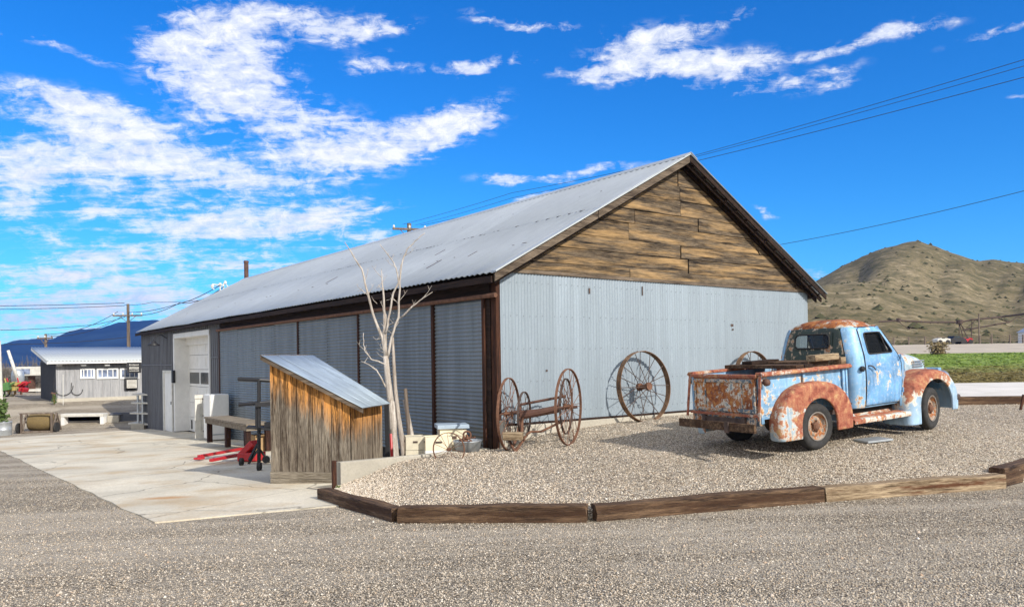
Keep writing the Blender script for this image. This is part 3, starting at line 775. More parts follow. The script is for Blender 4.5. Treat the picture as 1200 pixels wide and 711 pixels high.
MB().b2(-.06, -.0, -.14, .03, .02, .62).build('post_base', M['conc'], barn)
# grey board section with garage door
def boards(y0, y1, z0, z1, off, nm='board_siding'):
    mb = MB(); mb.b2(off, off+.05, y0, y1, z0, z1); y = y0+.05
    while y < y1: mb.b2(off-.022, off-.001, y, y+.035, z0, z1); y += .26
    return mb.build(nm, M['grey_paint'], barn)
G0, G1 = 18.94, 24.44
gz0 = -.38-SK*22-.03; gz1 = 3.06
boards(17.66, G0-.02, -1.4, 3.36, -.10); boards(G1+.02, BL, -1.8, 3.36, -.10); boards(G0-.02, G1+.02, gz1+.05, 3.36, -.10)
sy, sz = bside(180, 427.5, -.1); mb = MB(); mb.b2(-.13, -.10, G1+.3, BL, sz-.03, sz+.03); mb.b2(-.13, -.10, 17.66, G0-.25, 2.0, 2.06); mb.each('siding_seam', M['grey_paint'], barn)
MB().b2(-.11, .1, BL-.02, BL+.03, -1.8, 3.5).build('corner_trim', M['grey_paint'], barn)
gd = bpy.data.objects.new('garage_door', None); COL.objects.link(gd); gd.parent = barn
mb = MB(); mb.b2(-.14, .52, G1-.16, G1+.02, gz0, gz1); mb.b2(-.14, .52, G0, G0+.12, gz0, gz1); mb.b2(-.14, .52, G0, G1, gz1-.14, gz1+.06); mb.b2(.36,.50,G0+.1,G1-.1,gz1-.45,gz1-.13)
for k in range(5): mb.b2(.0+.1*k, .004+.1*k, G1-.163, G1-.16, gz0, gz1-.16)
mb.build('door_frame', M['white'], gd, bevel=.006)
dx = .46; D0, D1 = G0+.10, G1-.14; DW = D1-D0
wy0, wz1 = bside(219.6, 436, dx); wy1, wz0 = bside(248.3, 450.6, dx)
secs = np.linspace(gz0, gz1-.3, 6)
secs = [gz0, gz0+.62, gz0+1.28, wz0-.12, wz1+.13, wz1+.13+.62, gz1-.25]
mb = MB(); win = MB()
for i in range(6):
    z0, z1 = secs[i]+.008, secs[i+1]-.008
    cols = 4
    if i == 3:
        wys = np.linspace(D0+.12, D1-.12, 4)
        mb.b2(dx, dx+.04, D0, D1, z0, wz0); mb.b2(dx, dx+.04, D0, D1, wz1, z1); mb.b2(dx, dx+.04, D0, wys[0]+.02, wz0, wz1); mb.b2(dx, dx+.04, wys[3]-.02, D1, wz0, wz1)
        for q in wys[1:3]: mb.b2(dx, dx+.04, q-.07, q+.07, wz0, wz1)
        for q in range(3): win.b2(dx+.02, dx+.03, wys[q]+.03, wys[q+1]-.03, wz0-.01, wz1+.01)
    else:
        mb.b2(dx+.012, dx+.04, D0, D1, z0, z1)
        for q in range(cols+1):
            y = lerp(D0, D1, q/cols); mb.b2(dx-.006, dx+.0125, max(D0, y-.09), min(D1, y+.09), z0, z1)
        mb.b2(dx-.004, dx+.0122, D0, D1, z0, z0+.09); mb.b2(dx-.004, dx+.0122, D0, D1, z1-.09, z1)
mb.build('door_panel', M['white'], gd)
for q in range(3): 
    w = MB(); w.b2(dx+.021, dx+.028, wys[q]+.03, wys[q+1]-.03, wz0-.01, wz1+.01); w.build('window', [M['dark_glass'], M['dark_glass'], M['dark_glass']][q], gd)
mb = MB(); mb.b2(dx-.03, dx-.008, D0+2.6, D0+2.9, gz0+.35, gz0+.39); mb.b2(dx-.03, dx-.008, D1-.5, D1-.42, gz0+.1, gz0+.5); mb.build('handle', M['black'], gd)
MB().b2(.46+.05, .60, G0, G1, -1.5, 3.3).build('door_backing', M['inside'], gd)
# narrow white side door
sd = bpy.data.objects.new('side_door', None); COL.objects.link(sd); sd.parent = barn
y0, zt = bside(203, 437, -.1); y1, _ = bside(192, 437.5, -.1); zb_ = -.38-SK*y0-.02
mb = MB(); mb.b2(-.16, -.10, y0, y0+.14, zb_, zt); mb.b2(-.16, -.10, y1-.22, y1, zb_, zt); mb.b2(-.16, -.10, y0, y1, zt, zt+.12); mb.build('door_frame', M['dirty_white'], sd)
MB().b2(-.125, -.102, y0+.14, y1-.22, zb_+.02, zt).build('door_leaf', M['white'], sd)
MB().b2(-.17, -.125, y0+.2, y0+.27, lerp(zb_, zt, .47), lerp(zb_, zt, .52)).build('handle', M['black'], sd)
# gooseneck lamp, meter box by the small door
ly, lz = bside(196, 403, -.1); lm = bpy.data.objects.new('wall_lamp', None); COL.objects.link(lm); lm.parent = barn
MB().tube([(-.1,ly,lz+.25),(-.35,ly,lz+.42),(-.6,ly,lz+.35),(-.68,ly,lz+.15)], .02, 6).build('lamp_arm', M['black'], lm)
MB().lathe([(.03,.16),(.08,.13),(.13,.05),(.28,-.06),(.27,-.07),(.1,.03)], 20, Matrix.Translation((-.68,ly,lz))).build('lamp_shade', M['black'], lm, smooth=True)
my, mz = bside(205.5, 441, -.1); MB().b2(-.24,-.12,my-.1,my+.14,mz-.28,mz+.28).build('switch_box', M['black'], barn, bevel=.02)
M['iron_w0'] = plain('sooty_pipe', (.11,.06,.045), .85, var=.5, scale=5)
# stovepipe behind the ridge, service wire bracket on the far rake
a_, _b = ray(288.5, 328)
def onplane_g(px, py, off):
    s_, z = bside(px, py, off); return s_, z
py_, pz1 = onplane_g(288.5, 305.5, 6.3)
mb = MB(); mb.tube([(6.3,py_,5.2),(6.3,py_,pz1)], .13, 14); mb.tube([(6.3,py_,pz1-.12),(6.3,py_,pz1-.02)], .15, 14); mb.build('stovepipe', M['iron_w0'], barn, smooth=False)
by_, bz_ = BL+.1, 0
mb = MB()
def onback(px, py, off=BL):
    a, b = ray(px, py); d = (off+S[0]*C0[0]+S[1]*C0[1])/(S[0]*a+S[1]); return Vector((gam(a*d, d), off, b*d+CZ))
brk = [onback(x, y) for x, y in ((258,344),(258,334),(249,333),(248,337),(251,339))]; mb.tube(brk, .035, 6)
mb.tube([onback(x, y) for x, y in ((258,335),(264,332),(268,337),(268,341))], .03, 6); mb.tube([onback(x, y) for x, y in ((262,345),(262,333),(264,329))], .03, 6)
for x, y in ((249,335),(258,333),(264,331),(268,338)): mb.lathe([(0,-.09),(.08,-.06),(.08,.06),(0,.09)], 10, Matrix.Translation(onback(x, y)))
mb.build('service_bracket', M['dirty_white'], barn)
mb = MB()
for z in (.72, 1.35, 2.0, 2.65, 3.3):
    for q in range(64):
        if random.random() < .85: x = .08+q*.16; mb.box((x, -.027, z+random.uniform(-.01,.01)), (.010, .006, .010))
tag(mb.build('siding_screws', M['iron_dark'], barn), kind='stuff')
# small vent spots and patched holes on the gable sheet
mb = MB()
for px, py, w, h in ((857,381,.05,.03),(858,386,.03,.02),(640,434,.02,.02),(690,341,.02,.06),(752,341,.015,.1)):
    gx, z = bgable(px, py); mb.b2(gx-w, gx+w, -.026, -.020, z-h, z+h)
mb.each('siding_scar', M['iron_dark'], barn)
gx, z = bgable(790, 262)
# ------------------------------------------------------------------ LEAN-TO SHED beside the barn
p0 = lot(320.5, 567); sdir = math.atan2(-.235, 1)
shed = thing('lean_to_shed', (p0.x, p0.y, p0.z), sdir, 'small weathered plank lean-to shed with sloping tin roof on the concrete pad', 'shed')
LX, LY = 1.56, 1.42
def sroof(x): return 2.26-.485*x+.02
mb = MB()
xx = 0; i = 0; ws = [.17,.2,.14,.19,.13,.2,.16,.2,.17]
while xx < LX-.02:
    w = min(ws[i % 9], LX-xx); y = -.022-.006*(i % 2)-.004*random.random()
    x0, x1 = xx+.007, xx+w-.007; zb = .24 if x0 < 99 else 0
    mb.prism([(x0,y,zb),(x1,y,zb),(x1,y,sroof(x1)-.03),(x0,y,sroof(x0)-.03)], (0,.022,0)); 
    if i % 2 == 0: mb.prism([(x0-.025,y-.016,zb),(x0+.022,y-.016,zb),(x0+.022,y-.016,sroof(x0)-.05),(x0-.025,y-.016,sroof(x0)-.04)], (0,.015,0))
    xx += w; i += 1
yy = 0
while yy < LY-.02:
    w = min([.13,.10,.15,.12,.09][i % 5], LY-yy); x = LX+.001+.005*(i % 2)
    mb.b2(x, x+.022, yy+.004, yy+w-.004, .0, sroof(LX)-.05); mb.b2(-.022-.004*(i % 2), -.001, yy+.004, yy+w-.004, 0, sroof(0)-.04); yy += w; i += 1
mb.b2(0, LX, LY, LY+.022, 0, sroof(LX)-.1)
mb.build('wall_boards', M['shed_wood'], shed)
MB().b2(.02, LX-.02, .01, LY-.02, .02, 1.2).build('inner_wall', M['inside'], shed)
mb = MB(); mb.b2(-.03, LX+.02, -.055, -.028, -.04, .115); mb.b2(-.03, LX+.02, -.058, -.030, .122, .245); mb.b2(LX+.02, LX+.045, -.05, LY, -.04, .22); mb.each('base_board', M['shed_base'], shed, bevel=.004)
ang = math.atan(.485); R = Matrix.Rotation(ang, 3, 'Y')
def rp(x, y, o=0): return Vector((x, y, sroof(x)+.045+o))
mb = MB(); 
for k, (ya, yb) in enumerate(((-.14,.38),(.36,.84),(.82,1.30),(1.28,1.72))):
    n = 24; rows = []
    for x in (-.13, .5, 1.1, LX+.30):
        q_ = lerp(1.08, .70, (x+.13)/(LX+.43)); rows.append([rp(x, -.14+(lerp(ya, yb, i/n)+.14)*q_, .004*(k % 2)+.007*math.sin(i*PI/2)) for i in range(n+1)])
    mb.grid(rows)
mr = M['shed_tin'] = metal_sheet('shed_tin', (.42,.50,.57), .25, .06, 'x', .45, .35, panel=('y',.47,40,'z'), rustcol=(.50,.46,.40))
mb.build('roof_sheets', mr, shed, smooth=True, solid=.006)
MB().add([rp(-.12,-.1,-.012),rp(LX+.28,-.1,-.012),rp(LX+.28,-.1,-.03),rp(-.12,-.1,-.03),rp(-.12,1.80,-.012),rp(LX+.28,1.12,-.012),rp(LX+.28,1.12,-.03),rp(-.12,1.80,-.03)], [(0,1,2,3),(7,6,5,4),(0,4,5,1),(1,5,6,2),(2,6,7,3),(3,7,4,0)]).build('roof_deck', M['rake_wood'], shed)
mb = MB(); mb.prism([rp(-.14,-.125,-.012),rp(LX+.30,-.125,-.012),rp(LX+.30,-.125,-.10),rp(-.14,-.125,-.10)], (0,.022,0)); mb.prism([rp(-.16,-.125,0),rp(-.13,-.125,0),rp(-.13,-.125,-.1),rp(-.16,-.125,-.1)], (0,1.8,0)); mb.build('rake_board', M['rake_wood'], shed)
mb = MB()
for y in (.0,.35,.70,1.02): mb.prism([rp(.0,y,-.03),rp(LX+.17,y,-.03),rp(LX+.17,y,-.1),rp(0,y,-.1)], (0,.045,0))
mb.each('rafter', M['rake_wood'], shed)

# ------------------------------------------------------------------ low concrete wall with a stake at its end
q0 = lot(396, 577); q1 = Vector((-.50, 15.05, 0)); d = Vector((q1.x-q0.x, q1.y-q0.y, 0)); L = d.length
w_ = MB(); n = 10; rw = []
for i in range(n+1):
    x = L*i/n; zt = lerp(.50, .43+.02, i/n)+.006*noise.noise(Vector((x*3,0,0))); rw.append([Vector((x,-.07,-.3)), Vector((x,-.07,zt)), Vector((x,.07,zt)), Vector((x,.07,-.3))])
w_.grid(rw); w_.add(rw[0], [(0,1,2,3)]); w_.add(rw[-1], [(3,2,1,0)])
o = w_.build('low_wall', M['conc'], None, bevel=.01); o.location = (q0.x, q0.y+.07, q0.z); o.rotation_euler = (0,0,math.atan2(d.y, d.x))
tag(o, 'low pale concrete wall holding back the gravel from shed to barn corner', 'wall')
o = MB().b2(-.035,.035,-.03,.03,-.2,.54).build('stake', M['dark_wood_z'], None, bevel=.005); o.location = (q0.x-.05, q0.y-.03, q0.z); o.rotation_euler = (rad(2),rad(-1),.6)
tag(o, 'dark upright wooden stake at the near end of the low concrete wall', 'stake')

# ------------------------------------------------------------------ dead tree
tb = lot(466, 566); base_d = 16.0
ta, _ = ray(466, 536); gx, gy = ta*base_d, base_d; gz = lotz(gx, gy)
tree = thing('dead_tree', (gx, gy, gz), 0, 'bare pale dead tree with thin upright limbs between the shed and the barn wall', 'tree')
def tp(px, py, dd=0):
    return atd(px, py, base_d+dd)-Vector((gx, gy, gz))
LIMBS = []
def limb(pts, r0, r1, nm='branch', n=7, par=None, wig=.012):
    r0 *= .8; r1 *= .8; P = [tp(*p) for p in pts]; out = [P[0]]
    for a, b in zip(P, P[1:]):
        for t in (.33, .66, 1): out.append(a.lerp(b, t)+(Vector((random.uniform(-wig,wig), random.uniform(-wig,wig), 0)) if t < 1 else Vector()))
    LIMBS.append((out, r0, r1)) if n > 4 else None
    m = len(out); return MB().tube(out, [lerp(r0, r1, i/(m-1)) for i in range(m)], n).build(nm, M['bark'], par or tree, smooth=True)
P = [tp(464,580),tp(463,537),tp(460,500,-.05),tp(457,465),tp(454,440),tp(452,417)]
tk = MB().tube(P, [.10,.09,.078,.07,.062,.056], 10)
tk.tube([tp(476,580,.1),tp(473,530,.12),tp(467,490,.1),tp(463,455,.12),tp(461,415,.1),tp(460,395,.1)], [.07,.062,.052,.042,.034,.026], 8)
tk.tube([tp(462,560,-.1),tp(461,530,-.12),tp(461,495,-.05),tp(460,470,0)], [.08,.08,.07,.04], 8)
tk.build('trunk', M['bark'], tree, smooth=True)
limb([(453,425),(448,395),(437,368),(430,340),(424,315),(414,300),(404,284)], .045, .011)
limb([(452,417),(451,390),(451,368)], .055, .045); limb([(451,372),(449,340,.05),(447,315,.05)], .038, .008)
limb([(454,420),(459,395),(467,372),(468,345),(469,323),(472,305),(477,292),(486,283),(498,273)], .036, .009)
limb([(452,390,-.05),(457,365),(461,343),(467,331),(465,318),(461,307),(452,295),(445,286)], .03, .008)
limb([(470,372),(480,362,-.1),(492,352,-.15),(507,342,-.2)], .03, .008)
limb([(454,458),(448,445,-.05),(441,433,-.1),(432,427,-.1),(423,423,-.1)], .025, .008)
limb([(453,428),(443,423,-.1),(435,421,-.1),(428,412,-.1),(426,404,-.1),(426,390,-.1)], .022, .007)
limb([(466,355),(461,350,.1),(452,352,.1)], .014, .005); limb([(430,345),(424,340),(419,341)], .012, .005); limb([(449,340),(444,335),(441,338)], .01, .004)
limb([(452,400),(446,396),(441,398),(437,394)], .012, .004)
for P_, r0_, r1_ in list(LIMBS):
    for q in range(max(2, len(P_)//5)):
        j = random.randrange(1, len(P_)); b = P_[j-1].lerp(P_[j], random.random()); L_ = random.uniform(.10,.34)
        dr = Vector((random.choice((-1,1))*random.uniform(.35,1), random.uniform(-.6,.6), random.uniform(.25,1.0))).normalized()
        c_ = b+dr*L_*.5+Vector((random.uniform(-.02,.02), 0, .01)); e_ = c_+(dr+Vector((0,0,.4))).normalized()*L_*.5
        tw = MB().tube([b, c_, e_], [.007,.005,.002], 4); f_ = c_.lerp(e_, .4); tw.tube([f_, f_+Vector((-dr.x*.4, .1, .8)).normalized()*L_*.3], [.004,.002], 3)
        tw.build('twig', M['bark'], tree)
for i in range(12):   # short twigs
    px = random.uniform(437, 475); py = random.uniform(355, 445); dx = random.uniform(-9, 5); dy = -random.uniform(3, 13); dd = random.uniform(-.15,.2)
    if abs(px-(452+(417-py)*.12)) > 14 and random.random() < .6: continue
    px = 452+random.uniform(-3,3)+(425-py)*random.choice([-.18,0,.22]) if py < 425 else 453+random.uniform(-3,4)
    limb([(px,py,dd),(px+dx*.6,py+dy*.4,dd),(px+dx,py+dy,dd)], .009, .003, 'twig', 4, wig=.004)
def post(a, b, r, mat, label, cat='post', group=None, square=False):
    a = Vector(a); b = Vector(b); mb = MB()
    if square: mb.beam(Vector(), b-a, r*2, r*1.4)
    else: mb.tube([Vector(), (b-a)*.5+Vector((.01,0,0)), b-a], [r, r*.95, r*.85], 8)
    o = mb.build('leaning_post', mat, None); o.location = a; return tag(o, label, cat, group)
def gl(px, d, dz=0):
    a, _ = ray(px, 530); return Vector((a*d, d, lotz(a*d, d)+dz))
post(gl(481,16.4), atd(475,455,16.5), .045, M['pole'], 'grey pole leaning into the dead tree, right of the trunk')
post(gl(489,16.3), atd(474,468,16.6), .05, M['bark'], 'pale stripped pole leaning left against the dead tree foot')
post(gl(455,15.6), atd(453,470,15.7), .06, M['black'], 'black upright pole between the shed wall and the dead tree', square=True)
post(gl(459,15.2), atd(458,508,15.4), .03, M['red'], 'short red painted rod standing against the dead tree foot', 'rod')

# ------------------------------------------------------------------ bee boxes behind the gravel bank
def hive(px, py_top, d, w, dep, h, label, rz, mat=None, lid=None, group='stacked wooden bee boxes'):
    top = atd(px, py_top, d); root = thing('bee_box', (top.x, top.y, top.z-h), rz, label, 'box', group)
    mb = MB(); t = .02
    mb.b2(0, w, 0, t, 0, h); mb.b2(0, w, dep-t, dep, 0, h); mb.b2(0, t, t, dep-t, 0, h); mb.b2(w-t, w, t, dep-t, 0, h); mb.b2(t, w-t, t, dep-t, h*.5, h-.01)
    mb.build('box_body', mat or M['cream'], root, bevel=.003)
    mb = MB(); mb.b2(w*.38, w*.62, -.012, -.001, h*.55, h*.68); mb.b2(-.012, -.001, dep*.35, dep*.65, h*.55, h*.68); mb.each('hand_grip', M['iron_dark'], root)
    if lid:
        mb = MB(); mb.b2(-.05, w+.05, -.05, dep+.05, h, h+.075); mb.build('lid', lid, root, bevel=.006)
    return root
hz = rad(12)
# left pair (their narrow ends face the camera) and the long white pair beside them
bw = M['cream_shade'] = plain('shaded_cream', (.55,.50,.38), .8, var=.15, scale=6)  # darker copy of the cream; the boxes' shaded side is put into its colour
gz_ = lambda px, py, d: atd(px, py, d).z
dv = 14.6
zt_ = gz_(500, 512, dv); h1 = .25
for k, lab in enumerate(('shade-toned cream bee box at the left, topmost of its stack of two', 'shade-toned cream bee box at the left, under another box')):
    hive(475.5, 512+k*15.8, dv+.12, .36, .42, h1, lab, hz, bw)
for k, lab in enumerate(('long cream bee box topmost in the stack behind the small spoked wheel', 'long white bee box under the cream one behind the small spoked wheel')):
    hive(498.5, 512.5+k*15.5, dv, .50, .42, h1, lab, hz, [M['cream'], M['white']][k])
# boards under the stacks so that they rest on the pad
def plinth(px, d, w, dep, ztop, rz, label):
    a, _ = ray(px, 530); x, y = a*d, d; zb = lotz(x, y)+.0; o = MB()
    for yy in (.02, dep-.12): o.b2(0, w, yy, yy+.1, 0, ztop-zb)
    o = o.build('pallet', M['rail_wood'], None); o.location = (x, y, zb); o.rotation_euler = (0,0,rz); return tag(o, label, 'pallet')
plinth(475.5, dv+.12, .36, .42, gz_(475.5, 512, dv+.12)-2*h1-.02, hz, 'wooden blocks under the shade-toned cream bee boxes')
plinth(498.5, dv, .50, .42, gz_(498.5, 512.5, dv)-2*h1-.02, hz, 'wooden blocks under the long bee boxes')
mb = MB(); mb.b2(-.05,.92,-.02,.46,0,.03); o = mb.build('tin_sheet', M['galv'], None, bevel=.004); t_ = atd(476, 510.5, dv+.1); o.location = (t_.x+.02, t_.y+.1, zt_+.012+.02); o.rotation_euler = (0,0,hz)
bpy.data.objects.remove(o)
hv = hive(515.5, 502.5, 15.0, .52, .46, .44, 'single cream bee box with a blue-grey lid behind the stacks', hz, M['cream'], M['lid'], group=None)
plinth(515.5, 15.0, .52, .46, gz_(515.5, 502.5, 15.0)-.44, hz, 'wooden blocks under the bee box with the blue-grey lid')
# galvanised tub of scrap
tc = bed(545, 531); tb_ = thing('scrap_tub', (tc.x+.02, tc.y+.42, tc.z-.12), 0, 'galvanised tub full of rusty scrap beside the bee boxes', 'tub')
MB().lathe([(0,.0),(.20,.0),(.27,.30),(.285,.31),(.27,.32),(.255,.30),(.19,.03),(0,.03)], 28).build('tub', M['galv'], tb_, smooth=True)
mb = MB()
for i in range(16):
    a = random.uniform(0, 6.3); r = random.uniform(0,.2); p = Vector((r*math.cos(a), r*math.sin(a), .3+random.uniform(-.03,.06))); q = p+Vector((random.uniform(-.14,.14), random.uniform(-.14,.14), random.uniform(-.02,.06))); mb.beam(p, q, .035, .03)
mb.tube([Vector((.07*math.cos(t), -.05, .42+.07*math.sin(t))) for t in np.linspace(0, 2*PI, 16)[:-1]], .018, 6, closed=True)
mb.build('scrap', M['iron'], tb_)

# ------------------------------------------------------------------ spoked iron wheels
def spoke_wheel(root, c, axis_rz, R_, rim_w, rim_t, nsp, rs, mat, hub_r=.06, hub_w=.2, name='wheel', lean=0, rows=1, rimname='rim'):
    # wheel whose axle points along local x after rotation rz
    Mx = Matrix.Translation(c) @ Matrix.Rotation(axis_rz, 4, 'Z') @ Matrix.Rotation(lean, 4, 'Y') @ AXX
    rim = MB().lathe([(R_,-rim_w/2),(R_,rim_w/2),(R_-rim_t,rim_w/2),(R_-rim_t,-rim_w/2)], 56, Mx, closed=True).build(rimname, mat, root)
    mb = MB(); hw = hub_w/2
    mb.lathe([(.0,-hw),(hub_r,-hw),(hub_r*.8,-hw*.4),(hub_r*.8,hw*.4),(hub_r,hw),(0,hw)], 16, Mx)
    mb.build('hub', mat, root)
    mb = MB()
    for k in range(nsp):
        a = 2*PI*k/nsp; sd = 1 if k % 2 else -1; a2 = a+(.10 if k % 4 < 2 else -.10)
        p = Mx @ Vector((hub_r*.8*math.cos(a), hub_r*.8*math.sin(a), sd*hw*.75)); q = Mx @ Vector(((R_-rim_t*.5)*math.cos(a2), (R_-rim_t*.5)*math.sin(a2), (sd*rim_w*.35 if rows > 1 else 0)))
        mb.tube([p, q], rs, 5, cap=False)
    mb.build('spokes', mat, root)
# wheeled axle by the barn corner
wl = bed(597, 526); wr = bed(667, 520)
ax = Vector((wr.x-wl.x, wr.y-wl.y, 0)); axl = ax.length; arz = math.atan2(ax.y, ax.x)
rake = thing('wheeled_axle', (wl.x, wl.y, wl.z), arz, 'rusty iron axle with tall spoked wheels and a small seat by the barn corner', 'farm implement')
R1, R2 = .675, .70; dz = wr.z-wl.z
spoke_wheel(rake, Vector((0,0,R1-.02)), rad(-5), R1, .045, .018, 22, .006, M['iron'], .05, .16)
spoke_wheel(rake, Vector((axl,0,dz+R2-.02)), rad(-11), R2, .045, .018, 22, .006, M['iron'], .05, .16)
c_in = Vector((.24,.25,.62)); spoke_wheel(rake, c_in, rad(-4), .44, .04, .016, 14, .006, M['iron_dark'], .05, .12)
c_in2 = Vector((axl-.12,.5,.66+dz)); spoke_wheel(rake, c_in2, rad(-4), .53, .04, .016, 14, .006, M['iron_dark'], .05, .12)
mb = MB(); mb.tube([(-.14,0,R1-.02),(axl+.16,0,R2-.02+dz)], .028, 8); mb.tube([(.22,.02,R1-.06),(axl-.2,.02,R2-.06+dz)], .07, 10)
mb.tube([(.18,.2,R1+.14),(axl-.1,.35,R2+.16+dz)], .025, 8); mb.beam((.18,.2,R1+.14), (.2,.0,R1-.06), .05, .02); mb.beam((axl-.2,.3,R2+.14+dz), (axl-.2,.0,R2-.06+dz), .05, .02)
mb.build('axle', M['redbrown'], rake)
mb = MB(); mb.beam((.25,-.02,R1-.1), (.27,-.18,.2), .06, .03); mb.beam((.30,-.05,.2), (.18,-.40,.0), .04, .03); mb.beam((.02,-.10,.18), (.20,-.42,.0), .035, .03); mb.beam((.34,-.12,.26), (.2,-.40,.0), .035, .03)
pts_ = [(.34,-.1,.28),(.42,-.05,.33),(.6,0,.33),(axl-.15,.1,.40+dz)]; mb.tube(pts_, .022, 7); mb.build('hitch_frame', M['iron'], rake)
mb = MB(); mb.box((.13,-.25,.27), (.36,.20,.14)); mb.build('seat_box', M['rail_pale'], rake, bevel=.01)

# wide steel wheels against the gable
def steel_wheel(gx, label, R_=.76, group='wide steel wheels leaning on the gable wall', lean=rad(5)):
    p = bar2w(gx, -.42); z = BZ(p.x, p.y); root = thing('spoked_wheel', (p.x, p.y, z-.03), math.atan2(G[1], G[0]), label, 'wheel', group)
    Rl = Matrix.Rotation(-lean, 4, 'X'); T = Rl @ Matrix.Translation((0,0,R_)) @ Matrix.Rotation(-PI/2, 4, 'X')
    w = .13; t = .012
    MB().lathe([(R_,-w/2),(R_,w/2),(R_-t,w/2),(R_-t,-w/2)], 64, T, closed=True).build('rim', M['iron_w'], root)
    mb = MB()
    for k in range(30):
        a = 2*PI*k/30; c = T @ Vector((R_*math.cos(a), R_*math.sin(a), w*.3*(-1)**k)); mb.lathe([(0,-.012),(.014,-.012),(.014,.012),(0,.012)], 6, Matrix.Translation(c))
    mb.build('rivet', M['iron_dark'], root)
    mb = MB()
    for hz_ in (-.13,.13):
        mb.lathe([(0,hz_-.035),(.085,hz_-.035),(.085,hz_+.035),(0,hz_+.035)], 18, T)
    mb.lathe([(0,-.17),(.05,-.17),(.05,.17),(0,.17)], 14, T); mb.build('hub', M['iron'], root)
    mb = MB()
    for k in range(20):
        a = 2*PI*k/20; sd = 1 if k % 2 else -1; mb.tube([T @ Vector((.08*math.cos(a+.2*sd), .08*math.sin(a+.2*sd), sd*.13)), T @ Vector(((R_-t)*math.cos(a), (R_-t)*math.sin(a), sd*w*.25))], .008, 5, cap=False)
    mb.build('spokes', M['iron_dark'], root)
    return root
M['iron_w'] = plain('weathered_rim', (.17,.095,.05), .8, var=.6, scale=5, bump=.4)
gx1, _ = bgable(751, 450); gx1 -= .27; steel_wheel(gx1, 'wide rusty steel wheel leaning on the blue-grey gable wall, left of the truck', .775)
gx2, _ = bgable(874, 440); steel_wheel(gx2-.16, 'wide rusty steel wheel leaning on the gable wall, half hidden behind the truck bed', .72)
# small half-buried spoked wheel by the bee boxes
p = bed(524, 537); wv = thing('spoked_wheel', (p.x+.03, p.y, p.z), rad(72), 'small thin spoked wheel sunk in the gravel in front of the bee boxes', 'wheel')
spoke_wheel(wv, Vector((0,0,.16)), 0, .30, .035, .012, 14, .004, M['iron'], .03, .08)
# flat plaque on the gravel beside the truck
p = bed(1023, 517); o = MB().b2(-.27,.27,-.16,.16,0,.03).build('flat_plaque', M['galv'], None, bevel=.004); o.location = (p.x, p.y, p.z+.012); o.rotation_euler = (rad(2),rad(-2),rad(22)); tag(o, 'flat grey metal plaque lying on gravel beside the truck', 'plaque')
# stake at the far right
p = bed(1196, 480); o = MB().b2(-.02,.02,-.02,.02,-.1,.35).build('stake', M['dark_wood_z'], None); o.location = p; o.rotation_euler = (0, rad(12), 0); tag(o, 'thin leaning stake at the far right end of the gravel', 'stake')

# ------------------------------------------------------------------ things along the barn's side wall
def place(px, py, rz, name, label, cat, group=None):
    p = lot(px, py); return thing(name, (p.x, p.y, lotz(p.x, p.y)+.022), rz, label, cat, group)
BA = math.atan2(G[1], G[0])
def gs_thing(g_, s_, name, label, cat, group=None, rz=0):
    p = bar2w(g_, s_); return thing(name, (p.x, p.y, lotz(p.x, p.y)+.022), BA+rz, label, cat, group)
# white freezer and a white panelled shutter door beside it  (local x across, y along the wall)
fz = gs_thing(-.95, 15.9, 'white_cabinet', 'plain white upright cabinet standing between the garage door and the workbench', 'cabinet')
MB().b2(0,.62,0,.85,.03,1.62).build('cabinet_body', M['white'], fz, bevel=.03)
MB().b2(-.035,-.005,.02,.83,.06,1.60).build('cabinet_door', M['white'], fz, bevel=.012)
MB().b2(.03,.58,-.012,-.003,.2,.24).build('trim', M['galv'], fz)
sh = gs_thing(-1.12, 17.3, 'stall_door', 'white slatted wooden door leaning beside the white cabinet, dark hinges', 'door')
mb = MB()
for a, b in ((0,.2),(.21,.3),(.42,.5),(.51,.78)): mb.b2(a,b,0,.05,.05,1.62)
mb.b2(.28,.44,.03,.06,.05,1.62)
mb.build('door_boards', M['dirty_white'], sh)
mb = MB()
for z in (.06,.70,1.50): mb.b2(-.02,.80,-.04,-.003,z,z+.13)
mb.b2(.0,.8,-.045,-.003,.05,.28); mb.each('cross_rail', M['dirty_white'], sh)
mb = MB(); 
for z in (.28,.84,1.46): mb.b2(.25,.50,-.06,-.042,z,z+.05)
mb.b2(.33,.39,-.008,.0,.2,1.5); mb.each('hinge', M['iron_dark'], sh)
# workbench
wb = gs_thing(-1.85, 9.4, 'workbench', 'long rough wooden workbench with dark legs along the corrugated wall', 'workbench')
mb = MB(); mb.b2(0,.75,0,4.1,.74,.80); mb.b2(.02,.73,.05,4.05,.60,.735); mb.build('bench_top', M['bench_wood'], wb, bevel=.006)
for x, y in ((.02,3.75),(.58,3.75),(.02,1.9),(.58,1.9),(.02,.1),(.58,.1)): MB().b2(x,x+.14,y,y+.14,0,.60).build('leg', M['dark_post'], wb)
bx = gs_thing(-1.5, 9.7, 'cardboard_box', 'brown cardboard box on the ground under the workbench', 'box')
MB().b2(0,.4,0,.5,0,.45).build('carton', M['cardboard'], bx, bevel=.006); MB().b2(.02,.38,-.1,.0,.44,.455).build('flap', M['cardboard'], bx)
